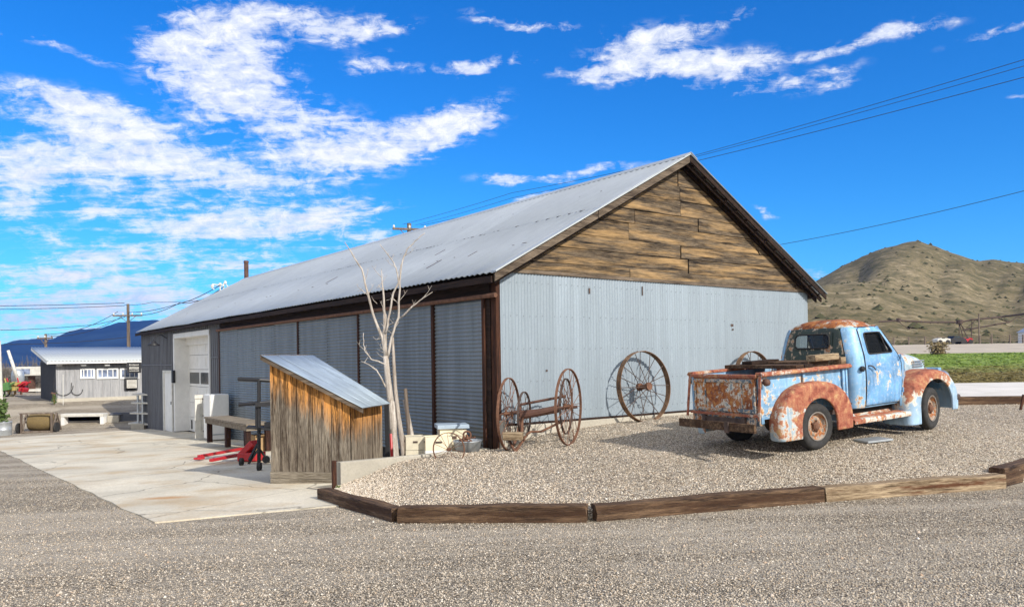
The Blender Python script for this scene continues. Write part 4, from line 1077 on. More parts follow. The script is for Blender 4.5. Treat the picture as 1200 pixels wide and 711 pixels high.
# black steel stand with arms
st_ = place(305, 548, rad(-10), 'steel_stand', 'black steel rolling stand with long arms beside the shed', 'stand')
o3 = lambda px, py, dd=0: (atd(px, py, 18.3+dd)-Vector(st_.location))
from mathutils import Matrix as _M
Ri = Matrix.Rotation(rad(10), 3, 'Z')
L3 = lambda px, py, dd=0: Ri @ (atd(px, py, 18.3+dd)-Vector(st_.location))
mb = MB(); mb.tube([L3(303.5,553),L3(303.5,443)], .045, 8); mb.tube([L3(300.5,503),L3(300.5,472)], .03, 8); mb.build('post', M['black'], st_)
mb = MB(); mb.tube([L3(279,444),L3(304,445),L3(336,447,.3)], .045, 8); mb.tube([L3(280,474),L3(291,473),L3(304,472),L3(336,470,.3)], .045, 8); mb.beam(L3(299,474), L3(330,472,.2), .25, .10)
mb.tube([L3(281,444),L3(283,442)], .02, 6); mb.each('arm', M['black'], st_)
mb = MB(); mb.beam(L3(290,500), L3(335,503,.2), .5, .05); mb.beam(L3(312,497,.1), L3(330,497,.1), .3, .12); mb.each('tray', M['black'], st_)
mb = MB(); mb.beam(L3(296,547), L3(335,547,.3), .7, .05); mb.beam(L3(303.5,525), L3(318,545,.2), .05, .04); mb.beam(L3(303.5,525), L3(290,545), .05, .04); mb.build('base_frame', M['black'], st_)
for px, py in ((312,552),(336,553)):
    c = L3(px, py, -.15); c.z = .085; MB().lathe([(0,-.03),(.085,-.03),(.085,.03),(0,.03)], 16, Matrix.Translation(c) @ AXY).build('caster', M['rubber'], st_)
# red floor crane lying low on the pad
jk = place(236, 540, 0, 'floor_crane', 'red low-legged floor crane with small wheels on the pad beside the shed', 'crane')
jl = lambda px, py, d: atd(px, py, d)-Vector(jk.location)
dA = jk.location.y
def jg(px, py, h): 
    p = lot(px, py); return Vector((p.x, p.y, lotz(p.x, p.y)+.02+h))-Vector(jk.location)
mb = MB(); mb.beam(jg(233,540,.10), jg(283,532,.13), .10, .07); mb.beam(jg(247,545,.10), jg(288,538,.13), .10, .07); mb.beam(jg(231,541,.06), jg(236,540,.06), .2, .05); mb.each('leg', M['red'], jk, bevel=.01)
b0, b1 = jg(290,545,0), jg(304,541,0); up = Vector((0,0,1))
mb = MB(); a = jg(285,541,.14); b = jg(300,541,.46); mb.beam(a, b, .34, .15); mb.beam(jg(284,541,.12), jg(306,541,.12), .40, .2); mb.build('mast', M['red'], jk, bevel=.02)
MB().beam(jg(292,545,.1), jg(302,543,.44), .05, .05).build('ram', M['black'], jk)
for q in ((283,546),(304,552)):
    c = jg(*q, .085); MB().lathe([(0,-.035),(.09,-.035),(.09,.035),(0,.035)], 16, Matrix.Translation(c) @ AXX).build('wheel', M['rubber'], jk)
# tiered display stand by the barn's far corner
ts_ = lot(152, 502); td = thing('tiered_stand', (ts_.x, ts_.y-1.2, lotz(ts_.x, ts_.y-1.2)+.022), 0, 'open stand of four worn white shelves by the far barn corner', 'stand')
def tl(px, py, dd=0): 
    p = atd(px, py, td.location.y+dd)-Vector(td.location); return p
for (xa, ya, xb, yb) in ((154.5,462,186,463),(153.5,472,189,472.5),(152,484,189,485),(150,496,192,498)):
    p, q = tl(xa, ya), tl(xb, yb); MB().beam((p.x,.45,p.z), (q.x,.45,q.z), .9, .07).build('shelf', M['dirty_white'], td)
mb = MB()
for px in (160.5,166): mb.b2(tl(px,470).x-.04, tl(px,470).x+.04, .05,.13,.1, tl(160,463).z)
mb.each('post', M['galv'], td)
MB().b2(tl(173,480).x, tl(181,480).x, .3,.36,.1, tl(160,463).z-.03).build('back_board', M['dirty_white'], td); 
mb = MB(); mb.b2(tl(154,500).x, tl(169,500).x, -.05,.7,0,.28); mb.b2(tl(171,500).x, tl(188,500).x, .3,.8,0,.24); mb.each('base_block', M['conc'], td)
# ------------------------------------------------------------------ PICKUP TRUCK (local x forward, y left, z up; origin under the rear axle)
TH = math.atan2(1.40, 2.49); hx, hy = math.cos(TH), math.sin(TH)
rw = atd(960, 526, 12.0); troot = Vector((rw.x-hy*.85, rw.y+hx*.85, rw.z-.01))
tr = thing('pickup_truck', troot, TH, 'old blue pickup truck with rusty fenders and open bed, parked on the raised gravel', 'pickup truck', ry=rad(-3.0))
WB = 2.90; TR = .362
def tpart(mb, name, mat, parent=None, **k): return mb.build(name, mat, parent or tr, **k)
# wheels
def truck_wheel(x, y, sd, steer=0, hubcap=True):
    w = bpy.data.objects.new('wheel', None); COL.objects.link(w); w.parent = tr; w.location = (x, y, TR); w.rotation_euler = (0,0,steer)
    Mx = Matrix.Rotation(-sd*PI/2, 4, 'X'); tw = .085   # outward = +height
    prof = [(.215,-tw*.8),(.245,-tw),(.31,-tw*1.08),(.345,-tw*.9),(TR,-tw*.62),(TR,-.02),(TR,.02),(TR,tw*.62),(.345,tw*.9),(.31,tw*1.08),(.245,tw),(.215,tw*.8)]
    n = 72; mb = MB(); mb.lathe(prof, n, Mx)
    for i in range(0, len(mb.v), len(prof)):   # tread blocks
        if (i//len(prof)) % 2:
            for k in (4,7): v = Vector(mb.v[i+k]); v2 = Vector((v.x*.978, v.y, v.z*.978)); mb.v[i+k] = tuple(v2)
    mb.build('tyre', M['rubber'], w, smooth=True)
    MB().lathe([(.217,-tw*.8),(.225,tw*.85),(.205,tw*.8),(.195,tw*.3),(.165,tw*.1),(.15,tw*.35),(.11,tw*.45),(.10,tw*.3),(0,tw*.3)], 40, Mx).build('rim', M['t_wheel'], w, smooth=True)
    MB().lathe([(.218,tw*.86),(.228,tw*.95),(.222,tw*1.0),(.205,tw*.92)], 40, Mx).build('rim_edge', M['chrome_r'], w, smooth=True)
    mb = MB()
    if hubcap: mb.lathe([(.075,tw*.4),(.07,tw*.75),(.045,tw*1.0),(0,tw*1.05)], 24, Mx)
    for k in range(5):
        a = k*2*PI/5; c = Mx @ Vector((.085*math.cos(a), .085*math.sin(a), tw*.45)); mb.lathe([(0,-.012),(.013,-.012),(.013,.012),(0,.014)], 8, Matrix.Translation(c) @ Mx)
    mb.build('hub', M['iron'], w, smooth=False)
M['chrome_r'] = plain('worn_rim_edge', (.26,.23,.20), .5, .5, var=.3, scale=12)
truck_wheel(0, -.765, -1); truck_wheel(0, .765, 1); truck_wheel(WB, -.775, -1, rad(13)); truck_wheel(WB, .755, 1, rad(13))
mb = MB()
mb.tube([(0,-.7,TR),(0,.7,TR)], .045, 8); mb.lathe([(0,-.14),(.13,-.10),(.15,0),(.13,.10),(0,.14)], 16, Matrix.Translation((0,0,TR)) @ AXX); mb.tube([(WB,-.7,TR-.02),(WB,.7,TR-.02)], .035, 8)
for y in (-.42,.42): mb.beam((-1.15,y,.52), (3.55,y,.50), .07, .14)
for x in (-1.1,-.3,.5,1.4,2.2,3.3): mb.beam((x,-.42,.52), (x,.42,.52), .06, .1)
mb.tube([(.1,0,TR+.05),(2.2,0,.5)], .04, 8)
for y in (-.5,.5): mb.beam((-.62,y,.44), (.0,y,.31), .05, .03); mb.beam((.0,y,.31), (.62,y,.44), .05, .03)
mb.build('chassis', M['iron_dark'], tr)
# ---- bed
BX0, BX1, BYW, BZ0, BZ1 = -1.07, .90, .70, .62, 1.235
mb = MB(); mb.b2(BX0,BX1,-.66,.66,BZ0-.03,BZ0)
for k in range(6): mb.b2(BX0,BX1,-.6+.24*k-.02,-.6+.24*k+.02,BZ0,BZ0+.012)
mb.b2(BX1-.03,BX1,-.68,.68,BZ0,BZ1-.04); mb.build('bed_floor', M['t_rail'], tr)
for s in (-1, 1):
    mb = MB(); rows = []; y = s*BYW
    for z, o in ((.56,.0),(.62,.0),(.64,.012),(.90,.012),(.92,0),(1.17,0),(BZ1,.01)):
        rows.append([Vector((x, y+s*o, z)) for x in np.linspace(BX0, BX1, 12)])
    mb.grid(rows); mb.build('bed_side', M['t_body'], tr, solid=.02)
    mb = MB(); mb.beam((BX0-.03,y+s*.03,BZ1+.012), (BX1+.02,y+s*.03,BZ1+.012), .12, .045); mb.tube([(BX0-.03,y+s*.085,BZ1-.005),(BX1+.02,y+s*.085,BZ1-.005)], .028, 8); mb.build('bed_rail', M['t_rail'], tr, bevel=.006)
    mb = MB()
    for x, w in ((-.12,.05),(.80,.05),(.87,.04)): mb.b2(x-w/2, x+w/2, y+s*.012, y+s*.040, .60, BZ1-.02)
    mb.b2(BX0-.01, BX0+.05, y-.02, y+s*.035, .50, BZ1)
    mb.each('stake_rib', M['t_body'], tr, bevel=.005)
    # gate strap running down the corner
    mb = MB(); mb.beam((BX0-.02,y+s*.05,BZ1-.02), (BX0-.10,y+s*.07,.56), .045, .02); mb.build('gate_strap', M['t_rail'], tr, bevel=.004)
    MB().lathe([(0,-.03),(.05,-.03),(.055,.02),(.035,.05),(0,.055)], 20, Matrix.Translation((BX0+.06,y+s*.10,1.12)) @ Matrix.Rotation(-PI/2, 4, 'Y')).build('tail_lamp', M['redbrown'], tr, smooth=True)
# tailgate
tg = bpy.data.objects.new('tailgate', None); COL.objects.link(tg); tg.parent = tr
gx = BX0-.03
mb = MB(); mb.b2(gx,gx+.03,-.655,.655,.66,1.17); mb.build('gate_panel', M['t_tail'], tg, bevel=.004)
mb = MB(); 
for z0, z1 in ((.66,.715),(1.115,1.165)): mb.b2(gx-.022,gx+.0,-.655,.655,z0,z1)
for y0, y1 in ((-.655,-.60),(.60,.655),(-.40,-.375),(.375,.40)): mb.b2(gx-.02,gx+.001,y0,y1,.66,1.165)
mb.build('gate_frame', M['t_tailframe'], tg, bevel=.008)
mb = MB(); mb.beam((gx+.005,-.70,1.215), (gx+.005,.70,1.215), .07, .05); mb.b2(gx-.005,gx+.06,-.66,.66,1.17,1.195); mb.build('top_roll', M['t_rail'], tg, bevel=.01)
mb = MB(); mb.b2(gx+.0,gx+.05,-.72,.72,.47,.655); mb.build('rear_sill', M['t_tailframe'], tr, bevel=.01)
mb = MB(); mb.b2(gx-.03,gx+.0,-.74,.74,.60,.64); mb.build('sill_lip', M['t_rail'], tr)
# rear plank bumper
mb = MB(); mb.b2(gx-.24,gx-.19,-.28,.80,.40,.53); mb.b2(gx-.235,gx-.185,-.82,-.30,.395,.525); mb.each('bumper', M['rail_wood'], tr, bevel=.008)
mb = MB(); mb.b2(gx-.19,gx+.1,-.40,-.34,.40,.50); mb.b2(gx-.19,gx+.1,.34,.40,.40,.50); mb.b2(gx-.26,gx-.235,-.32,-.24,.37,.54); mb.each('bumper_bracket', M['iron_dark'], tr)
# ---- fenders
def fender(cx, cz, a_f, a_r, top, ro, y_in, y_out, s, th0, th1, name='fender', cab=None, lowf=.3, pw=2.3, mat='t_fender'):
    rows = []; n = 40
    for i in range(n+1):
        th = lerp(th0, th1, i/n); c, q = math.cos(th), math.sin(th)
        a = a_f if c > 0 else a_r; b = top
        e = pw; ro_out = 1/((abs(c)/a)**e+(max(q,0)/b)**e)**(1/e) if q > 0 else a/abs(c)*1.0
        O = Vector((cx+ro_out*c, 0, cz+ro_out*q))
        if q < 0: O = Vector((cx+math.copysign(a, c)*(1-.12*abs(q)), 0, cz+a*q/abs(c) if abs(c) > .3 else cz))
        I = Vector((cx+ro*c, 0, cz+ro*q*1.0))
        if q < 0: I = Vector((cx+ro*math.copysign(1, c), 0, O.z))
        def P(t, y): v = O.lerp(I, t); return Vector((v.x, s*y, v.z))
        w = y_out-y_in
        rows.append([P(0,y_in), P(0,y_in+w*.55), P(.02,y_in+w*.78), P(.10,y_in+w*.92), P(.28,y_out-.005), P(.55,y_out+.004), P(.85,y_out), P(.97,y_out+.008), P(1,y_out-.004), P(1.0,y_out-.035)])
    return MB().grid(rows).build(name, M[mat], tr, smooth=True, solid=.012, sub=1)
for s in (-1, 1):
    fender(-.03, .40, .84, .86, .66, .40, .68, .93, s, rad(-9), rad(192))
# front fenders: pontoon, with inner wheel well closed
for s in (-1, 1):
    fender(WB+.02, .42, .70, .78, .62, .45, .40, .94, s, rad(-10), rad(200), pw=2.2, mat='t_fender_front')
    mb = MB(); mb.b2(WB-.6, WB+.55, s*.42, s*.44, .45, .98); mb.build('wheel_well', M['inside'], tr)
    mb = MB(); mb.lathe([(.10,-.12),(.115,.02),(.10,.05),(.06,.08),(0,.09)], 24, Matrix.Translation((WB+.62, s*.68, .86)) @ AXX); mb.build('headlight', M['chrome'], tr, smooth=True)
# running boards
for s in (-1, 1):
    mb = MB(); rows = []
    for x in np.linspace(.78, 2.22, 8): rows.append([Vector((x, s*y, z)) for y, z in ((.60,.45),(.64,.41),(.66,.395),(.86,.39),(.91,.385),(.925,.36),(.92,.31))])
    mb.grid(rows).build('running_board', M['t_board'], tr, solid=.012)
    mb = MB()
    for k in range(5): mb.b2(.85, 2.15, s*(.69+.036*k), s*(.70+.036*k), .393, .401)
    mb.build('tread_strip', M['t_rail'], tr)
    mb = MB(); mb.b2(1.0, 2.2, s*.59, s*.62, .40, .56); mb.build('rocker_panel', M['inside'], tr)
# ---- cab loft
zl = [.52,.62,.95,1.22,1.37,1.50,1.77,1.86,1.93,1.975]
def wz(z): return plerp(z, [(.5,.775),(.65,.80),(.95,.825),(1.25,.815),(1.37,.80),(1.77,.70),(1.86,.655),(1.93,.56),(1.975,.36)])
def xr(z): return plerp(z, [(.5,.97),(1.37,.97),(1.77,1.015),(1.86,1.045),(1.93,1.13),(1.975,1.28)])
def xf(z): return plerp(z, [(.5,2.20),(1.22,2.20),(1.37,2.13),(1.77,1.87),(1.86,1.80),(1.93,1.72),(1.975,1.58)])
def side_cols(z):
    w = wz(z); r = xr(z); f = xf(z); k = min(1, w/.7)
    return [(r-.01,0),(r,.38*k),(r+.02,w-.17),(r+.065,w-.055),(r+.17,w-.003),(1.24,w),(1.325,w+.002),(1.60,w+.002),(max(1.6,f-.10),w-.004),(f,w-.05),(f+.06,w-.17),(f+.12,0)]
def cab_part(levels, keep, both=True, off=0):
    # returns MB; keep(col, levelindex) picks the faces
    mb = MB(); ring = None; idx = {}
    cols = {z: side_cols(z) for z in levels}; nc = 12
    def V(s, c, i):
        z = levels[i]; x, y = cols[z][c]
        if c in (0, 11): s = 0
        key = (s, c, i)
        if key not in idx:
            yy = (y+off)*(s if s else 1) if c not in (0,11) else 0
            idx[key] = len(mb.v); mb.v.append((x+(-off if c < 3 else 0), yy, z))
        return idx[key]
    for s in (-1, 1):
        for i in range(len(levels)-1):
            for c in range(nc-1):
                if not keep(c, i, s): continue
                f = (V(s,c,i), V(s,c+1,i), V(s,c+1,i+1), V(s,c,i+1)); mb.f.append(f if s < 0 else f[::-1])
    return mb, V
def kc(c, i, s):
    if i == 5 and c == 0: return False                 # rear window
    if i in (4,5) and c in (6,7): return False            # side windows
    if i in (4,5) and c == 10: return False               # windshield
    return True
lower = [z for z in zl if z <= 1.86]; 
mb, V = cab_part(zl, lambda c, i, s: kc(c, i, s) and c >= 2 and i < 7)
cabo = mb.build('cab', M['t_body'], tr, smooth=True, solid=.02, sub=2, fix=False)
mb, V = cab_part(zl, lambda c, i, s: kc(c, i, s) and c < 2 and i < 7); mb.build('cab_back', M['t_back'], tr, smooth=True, solid=.02, sub=2, fix=False)
mb, V = cab_part([1.855,1.90,1.935,1.975], lambda c, i, s: True); n_ = len(mb.v)
for s in (-1, 1):
    tl_ = [V(s,c,3) for c in range(12)]
    x0 = mb.v[tl_[0]][0]; x1 = mb.v[tl_[11]][0]
    for c in range(1, 6): pass
# crown of the roof: join left and right across
top = MB(); rows = []
for u in np.linspace(0, 1, 14):
    row = []
    for v in np.linspace(-1, 1, 15):
        # superelliptic dome over the cab
        k = abs(2*u-1)**3.2; w = .655*(1-.16*abs(2*u-1)**6); cr = .10*abs(v)**5; x = lerp(1.045+cr, 1.86-cr, u)
        y = w*v; zz = 1.835+.155*(1-abs(v)**3.0)**.75*(1-k*.98)**.6
        row.append(Vector((x, y, zz)))
    rows.append(row)
top.grid(rows).build('cab_roof', M['t_roof'], tr, smooth=True, solid=.02, sub=1, fix=True)
mb = MB()
for s in (-1,1): mb.tube([(1.22,s*.655,1.85),(1.40,s*.662,1.85),(1.70,s*.655,1.85),(1.82,s*.60,1.85)], .011, 6)
mb.build('drip_rail', M['t_rail'], tr, smooth=True)
# windows: glass just inside the openings, dark rubber seals round them
def seal(pts, r=.012, parent=tr): return MB().tube(pts, r, 6, closed=True).build('window_seal', M['rubber'], parent, smooth=True)
def rr(pts, rad_=.07, n=5):   # rounded polygon in 3D
    out = []; m = len(pts)
    for i in range(m):
        p = Vector(pts[i]); a = (Vector(pts[i-1])-p).normalized(); b = (Vector(pts[(i+1) % m])-p).normalized(); A_ = p+a*rad_; B_ = p+b*rad_
        for k in range(n+1):
            t = k/n; out.append(A_*(1-t)**2+p*2*t*(1-t)+B_*t**2)
    return out
def pane(pts, mat, name, parent, off): 
    v = [Vector(p)+Vector(off) for p in pts]; o = MB().add(v, [tuple(range(len(v)))]).build(name, mat, parent, fix=False); return o
rwp = [(xr(1.52)-.004,-.355,1.525),(xr(1.52)-.004,.355,1.525),(xr(1.755)-.004,.345,1.755),(xr(1.755)-.004,-.345,1.755)]
rwq = [(xr(1.50),-.40,1.49),(xr(1.50),.40,1.49),(xr(1.77),.40,1.785),(xr(1.77),-.40,1.785)]
rw_ = pane(rwq, M['glass'], 'rear_window', tr, (.035,0,0)); 
def plate_ring(outer, inner, mat, name, parent, th=.0):
    n = len(inner); o = []; m = len(outer)
    # densify outer to match inner count (inner has n/m points per corner)
    k = n//m
    for i in range(m): o += [Vector(outer[i])]*k
    return MB().grid([o+[o[0]], list(inner)+[inner[0]]]).build(name, mat, parent, fix=False)
inn = rr(rwp, .09); plate_ring([Vector(p)+Vector((-.006,0,0)) for p in [(rwq[0]),(rwq[1]),(rwq[2]),(rwq[3])]], [p+Vector((-.006,0,0)) for p in inn], M['t_back'], 'window_surround', tr)
seal([p+Vector((-.012,0,0)) for p in inn], .013)
wsp = [(xf(1.39)+.065,-.55,1.39),(xf(1.39)+.065,.55,1.39),(xf(1.76)+.07,.50,1.76),(xf(1.76)+.07,-.50,1.76)]
pane([(xf(1.37)+.05,-.62,1.36),(xf(1.37)+.05,.62,1.36),(xf(1.78)+.05,.56,1.78),(xf(1.78)+.05,-.56,1.78)], M['glass'], 'windshield', tr, (-.02,0,0))
seal(rr(wsp, .09)); MB().tube([(xf(1.37)+.105,0,1.37),(xf(1.77)+.10,0,1.78)], .016, 6).build('centre_post', M['t_body'], tr)
# doors: skins standing just proud of the cab side
dl = [.56,.62,.95,1.22,1.37,1.50,1.77,1.835]
def door(s):
    d = bpy.data.objects.new('door', None); COL.objects.link(d); d.parent = tr
    mb = MB(); xs_ = lambda z: [1.24,1.32,1.50,1.80,max(1.68,xf(z)-.135),xf(z)-.055]
    for i in range(len(dl)-1):
        for c in range(5):
            if i in (4,5) and c in (1,2,3) : continue
            q = []
            for (cc, ii) in ((c,i),(c+1,i),(c+1,i+1),(c,i+1)):
                z = dl[ii]; x = xs_(z)[cc]; y = wz(z)+.012
                if c in (1,2,3) and 0: pass
                q.append((x, s*y, z))
            mb.add(q, [(0,1,2,3) if s < 0 else (3,2,1,0)])
    me_o = mb.build('door_skin', M['t_door'], d, smooth=True, fix=False)
    bm = bmesh.new(); bm.from_mesh(me_o.data); bmesh.ops.remove_doubles(bm, verts=bm.verts, dist=.0005); bm.to_mesh(me_o.data); bm.free()
    m_ = me_o.modifiers.new('s', 'SOLIDIFY'); m_.thickness = .014; m_.offset = -1; m_ = me_o.modifiers.new('b','BEVEL'); m_.width = .004; m_.segments = 1
    yy = lambda z, o=.0: s*(wz(z)+.014+o)
    wq = [(1.345,0,1.395),(xf(1.39)-.155,0,1.395),(xf(1.74)-.135,0,1.745),(1.345,0,1.745)]
    wq = [(x, yy(z), z) for x, _, z in wq]; wo = [(1.315,yy(1.365,-.001),1.365),(xf(1.37)-.13,yy(1.365,-.001),1.365),(max(1.68,xf(1.775)-.13),yy(1.775,-.001),1.775),(1.315,yy(1.775,-.001),1.775)]
    inn = rr(wq, .05); plate_ring(wo, inn, M['t_door'], 'window_surround', d)
    MB().tube([p+Vector((0,s*.004,0)) for p in inn], .011, 6, closed=True).build('window_seal', M['rubber'], d, smooth=True)
    pane([(x, y-s*.03, z) for x, y, z in wo], M['glass'], 'window', d, (0,0,0))
    MB().tube([(1.83,yy(1.39),1.39),(1.76,yy(1.75),1.75)], .010, 6).build('vent_post', M['rubber'], d)
    # seam round the door, handle and the black filler cap behind it
    loop = [(1.235,yy(.56,-.004),.56)]+[(1.235,yy(z,-.004),z) for z in (.8,1.1,1.37,1.6,1.80)]+[(1.29,yy(1.838,-.004),1.842),(1.6,yy(1.842,-.004),1.845),(xf(1.84)-.07,yy(1.84,-.004),1.838)]+[(xf(z)-.048,yy(z,-.004),z) for z in (1.7,1.5,1.37,1.22,.9,.56)]
    MB().tube(loop, .0065, 5, closed=True).build('door_seam', M['inside'], d)
    mb = MB(); mb.tube([(1.30,yy(1.20,.0),1.21),(1.30,yy(1.20,.045),1.21),(1.36,yy(1.20,.05),1.185),(1.41,yy(1.2,.045),1.14)], .011, 6); mb.build('handle', M['iron_dark'], d, smooth=True)
    mb = MB(); 
    for z in (.75, 1.28): mb.tube([(xf(z)-.03,yy(z,.0),z-.04),(xf(z)-.03,yy(z,.0),z+.04)], .016, 6)
    mb.each('hinge', M['t_door'], d)
door(-1); door(1)
mb = MB(); mb.lathe([(0,.0),(.045,.0),(.045,.035),(.03,.05),(0,.05)], 18, Matrix.Translation((1.14,-.815,1.17)) @ Matrix.Rotation(PI/2,4,'X')); mb.build('filler_cap', M['black'], tr)
mb = MB(); mb.b2(1.0,2.1,-.70,.70,.60,.63); mb.b2(1.15,1.65,-.62,.62,.63,.92); mb.box((1.18,0,1.10), (.12,1.26,.42), Matrix.Rotation(rad(-10),3,'Y')); mb.build('seat', M['iron_dark'], tr, bevel=.03)
mb = MB(); mb.b2(1.98,2.12,-.70,.70,1.10,1.34); mb.build('dashboard', M['inside'], tr)
Mst = Matrix.Translation((1.82,.32,1.40)) @ Matrix.Rotation(rad(-60),4,'Y')
mb = MB(); mb.tube([Mst @ Vector((.21*math.cos(t), .21*math.sin(t), 0)) for t in np.linspace(0,2*PI,25)[:-1]], .014, 6, closed=True); mb.tube([Mst @ Vector((-.21,0,0)), Mst @ Vector((.21,0,0))], .01, 5); mb.tube([Mst @ Vector((0,0,0)), Mst @ Vector((0,0,-.5))], .018, 6); mb.build('steering_wheel', M['black'], tr, smooth=True)
# ---- hood, cowl, nose
rows = []
for x, w, zt, zs in ((2.15,.66,1.37,1.16),(2.30,.60,1.385,1.10),(2.6,.55,1.375,1.02),(2.95,.50,1.345,.98),(3.25,.45,1.30,.94),(3.45,.40,1.245,.92),(3.55,.34,1.17,.90),(3.58,.28,1.05,.88)):
    row = []
    for v in np.linspace(-1, 1, 21):
        a = abs(v); 
        if a < .72: y = w*(a/.72)*.97; z = zt-(zt-zs)*.34*(a/.72)**2.6
        else: t = (a-.72)/.28; y = w*(.97+.06*t); z = (zt-(zt-zs)*.34)-((zt-(zt-zs)*.34)-(zs-.25))*t
        row.append(Vector((x, math.copysign(y, v) if v else 0, z)))
    rows.append(row)
MB().grid(rows).build('hood', M['t_hood'], tr, smooth=True, solid=.012, sub=1)
for s in (-1,1):
    mb = MB()
    for k in range(3): z = 1.085+.045*k; mb.beam((2.95,s*(.515),z), (3.38,s*(.435+.0),z-.012), .022, .022)
    mb.build('hood_vent', M['chrome'], tr, bevel=.004)
mb = MB(); mb.b2(3.50,3.60,-.62,.62,.62,1.02)
for k in range(5): mb.b2(3.60,3.63,-.60,.60,.66+.07*k,.69+.07*k)
mb.build('grille', M['t_body'], tr, bevel=.01)
mb = MB(); mb.tube([(3.50,-.92,.50),(3.66,-.86,.50),(3.76,-.45,.50),(3.78,0,.50),(3.76,.45,.50),(3.66,.86,.50),(3.50,.92,.50)], .05, 8); mb.build('front_bumper', M['iron_dark'], tr, smooth=True)
# cowl side below the windshield behind the fender
for s in (-1,1):
    mb = MB(); rows = []
    for x in (2.10, 2.22, 2.36, 2.5): rows.append([Vector((x, s*(lerp(.81,.66,sst(2.15,2.5,x))), z)) for z in (.48,.8,1.1,1.2)]+[Vector((x, s*(lerp(.74,.58,sst(2.15,2.5,x))), 1.33))])
    mb.grid(rows).build('cowl_side', M['t_body'], tr, smooth=True, solid=.01)
# mirror arm
MB().tube([(2.07,-.82,1.24),(2.09,-.87,1.28),(2.09,-.87,1.35)], .010, 6).build('mirror_arm', M['t_body'], tr)
# ---- boards stacked in the bed
def bedboard(x0, x1, y0, y1, z, h, mat, label, nm='plank', cat='plank', rz=0):
    R = Matrix.Rotation(TH,4,'Z') @ Matrix.Rotation(rad(-3.0),4,'Y'); o = MB().b2(0,x1-x0,0,y1-y0,0,h).build(nm, mat, None, bevel=.005)
    o.location = troot+ (R @ Vector((x0,y0,z))); o.rotation_euler = (R @ Matrix.Rotation(rz,4,'Z')).to_euler(); return tag(o, label, cat)
bedboard(-.22,.42,-.64,.30,1.225,.0,M['rail_pale'],'x') if 0 else None
zc = BZ1+.035+.003
def bb(pa, pb, d0, w, h, mat, label, nm='plank'):
    pass
bedboard(-.30,-.12,-.74,.76,zc,.055,M['rail_wood'],'dark plank laid across the truck bed rails, nearest the tailgate')
bedboard(-.10,.10,-.74,.76,zc,.05,M['dark_wood'],'black weathered plank across the bed rails, between two others')
bedboard(.14,.62,-.60,.76,zc,.075,M['rail_wood'],'thick brown board across the truck bed rails behind the cab')
bedboard(-.24,.40,.20,.42,zc+.057,.055,M['dark_wood'],'dark board lying lengthwise on top of the planks in the bed')
bedboard(.20,.76,-.70,-.52,zc+.0765,.10,M['rail_pale'],'pale tan block of wood on the boards beside the right bed rail', 'wood_block', 'wood block')
bedboard(.78,.90,-.72,-.30,zc,.11,M['rail_pale'],'pale cracked log end against the back of the truck cab', 'wood_block', 'wood block')
# ------------------------------------------------------------------ SHOP BUILDING on the terrace
u_, v_ = G, S
sc = atd(66, 471, 45.3); shop = thing('shop_building', (sc.x, sc.y, -.33), BA, 'low light grey board shop with ribbon windows, tin roof and black sign, beyond the pad', 'building')
W_, D_ = 9.5, 7.6; hE = atd(66, 424, 45.3).z+.33
mb = MB(); x = 0
mb.b2(0,W_,0,.08,.2,hE); 
while x < W_: mb.b2(x,x+.05,-.03,-.001,.2,hE-.05); x += .48
mb.build('front_wall', M['shop_grey'], shop)
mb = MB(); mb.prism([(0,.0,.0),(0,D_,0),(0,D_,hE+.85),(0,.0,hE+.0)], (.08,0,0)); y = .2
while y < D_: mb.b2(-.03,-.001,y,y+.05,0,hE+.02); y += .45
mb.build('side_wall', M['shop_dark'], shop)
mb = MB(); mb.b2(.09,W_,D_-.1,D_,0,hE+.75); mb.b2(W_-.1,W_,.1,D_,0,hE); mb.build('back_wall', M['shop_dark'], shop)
MB().b2(-.02,W_+.02,-.05,.1,-.1,.2).build('foundation', M['conc'], shop)
mb = MB(); zf = hE+.06; zbk = zf+.95; rows = []; n = 220
for t in (0,.5,1): rows.append([Vector((lerp(-.5,W_+.3,i/n), lerp(-.55,D_+.4,t), lerp(zf-.03,zbk,t)+.02*math.sin(i*PI/2))) for i in range(n+1)])
mb.grid(rows).build('roof', M['roof_metal'], shop, smooth=True, solid=.02)
mb = MB(); mb.b2(-.5,W_+.3,-.57,-.54,zf-.17,zf-.05); mb.prism([(-.5,-.55,zf-.06),(-.5,D_+.4,zbk-.04),(-.5,D_+.4,zbk-.2),(-.5,-.55,zf-.2)], (.03,0,0)); mb.build('fascia', M['white'], shop)
mb = MB(); mb.b2(.0,W_,-.5,-.0,zf-.22,zf-.18); mb.build('soffit', M['dark_wood'], shop)
def shp(px, py): 
    a, b = ray(px, py); o = Vector((sc.x, sc.y)); num = S[0]*o.x+S[1]*o.y; d = num/(S[0]*a+S[1]); return (G[0]*(a*d-o.x)+G[1]*(d-o.y), b*d+CZ+.33)
for a, b in ((93.5,111),(113,138.5),(140.5,163)):
    x0, z1 = shp(a, 431.5); x1, z0 = shp(b, 443)
    w = MB(); fr = .09; w.b2(x0,x1,-.07,-.032,z1-fr,z1); w.b2(x0,x1,-.07,-.032,z0-.02,z0+fr); w.b2(x0,x0+fr,-.07,-.032,z0+fr,z1-fr); w.b2(x1-fr,x1,-.07,-.032,z0+fr,z1-fr)
    for k in (1,2,3): q = lerp(x0,x1,k/4); w.b2(q-.025,q+.025,-.066,-.034,z0+fr,z1-fr)
    wo = w.build('window', M['white'], shop); MB().b2(x0+.02,x1-.02,-.05,-.04,z0+.02,z1-.02).build('pane', M['shop_glass'], wo)
x0, z1 = shp(146.5, 424.5); x1, z0 = shp(163, 436.5); sg = MB().b2(x0,x1,-.62,-.585,z0,z1).build('sign_board', M['black'], shop)
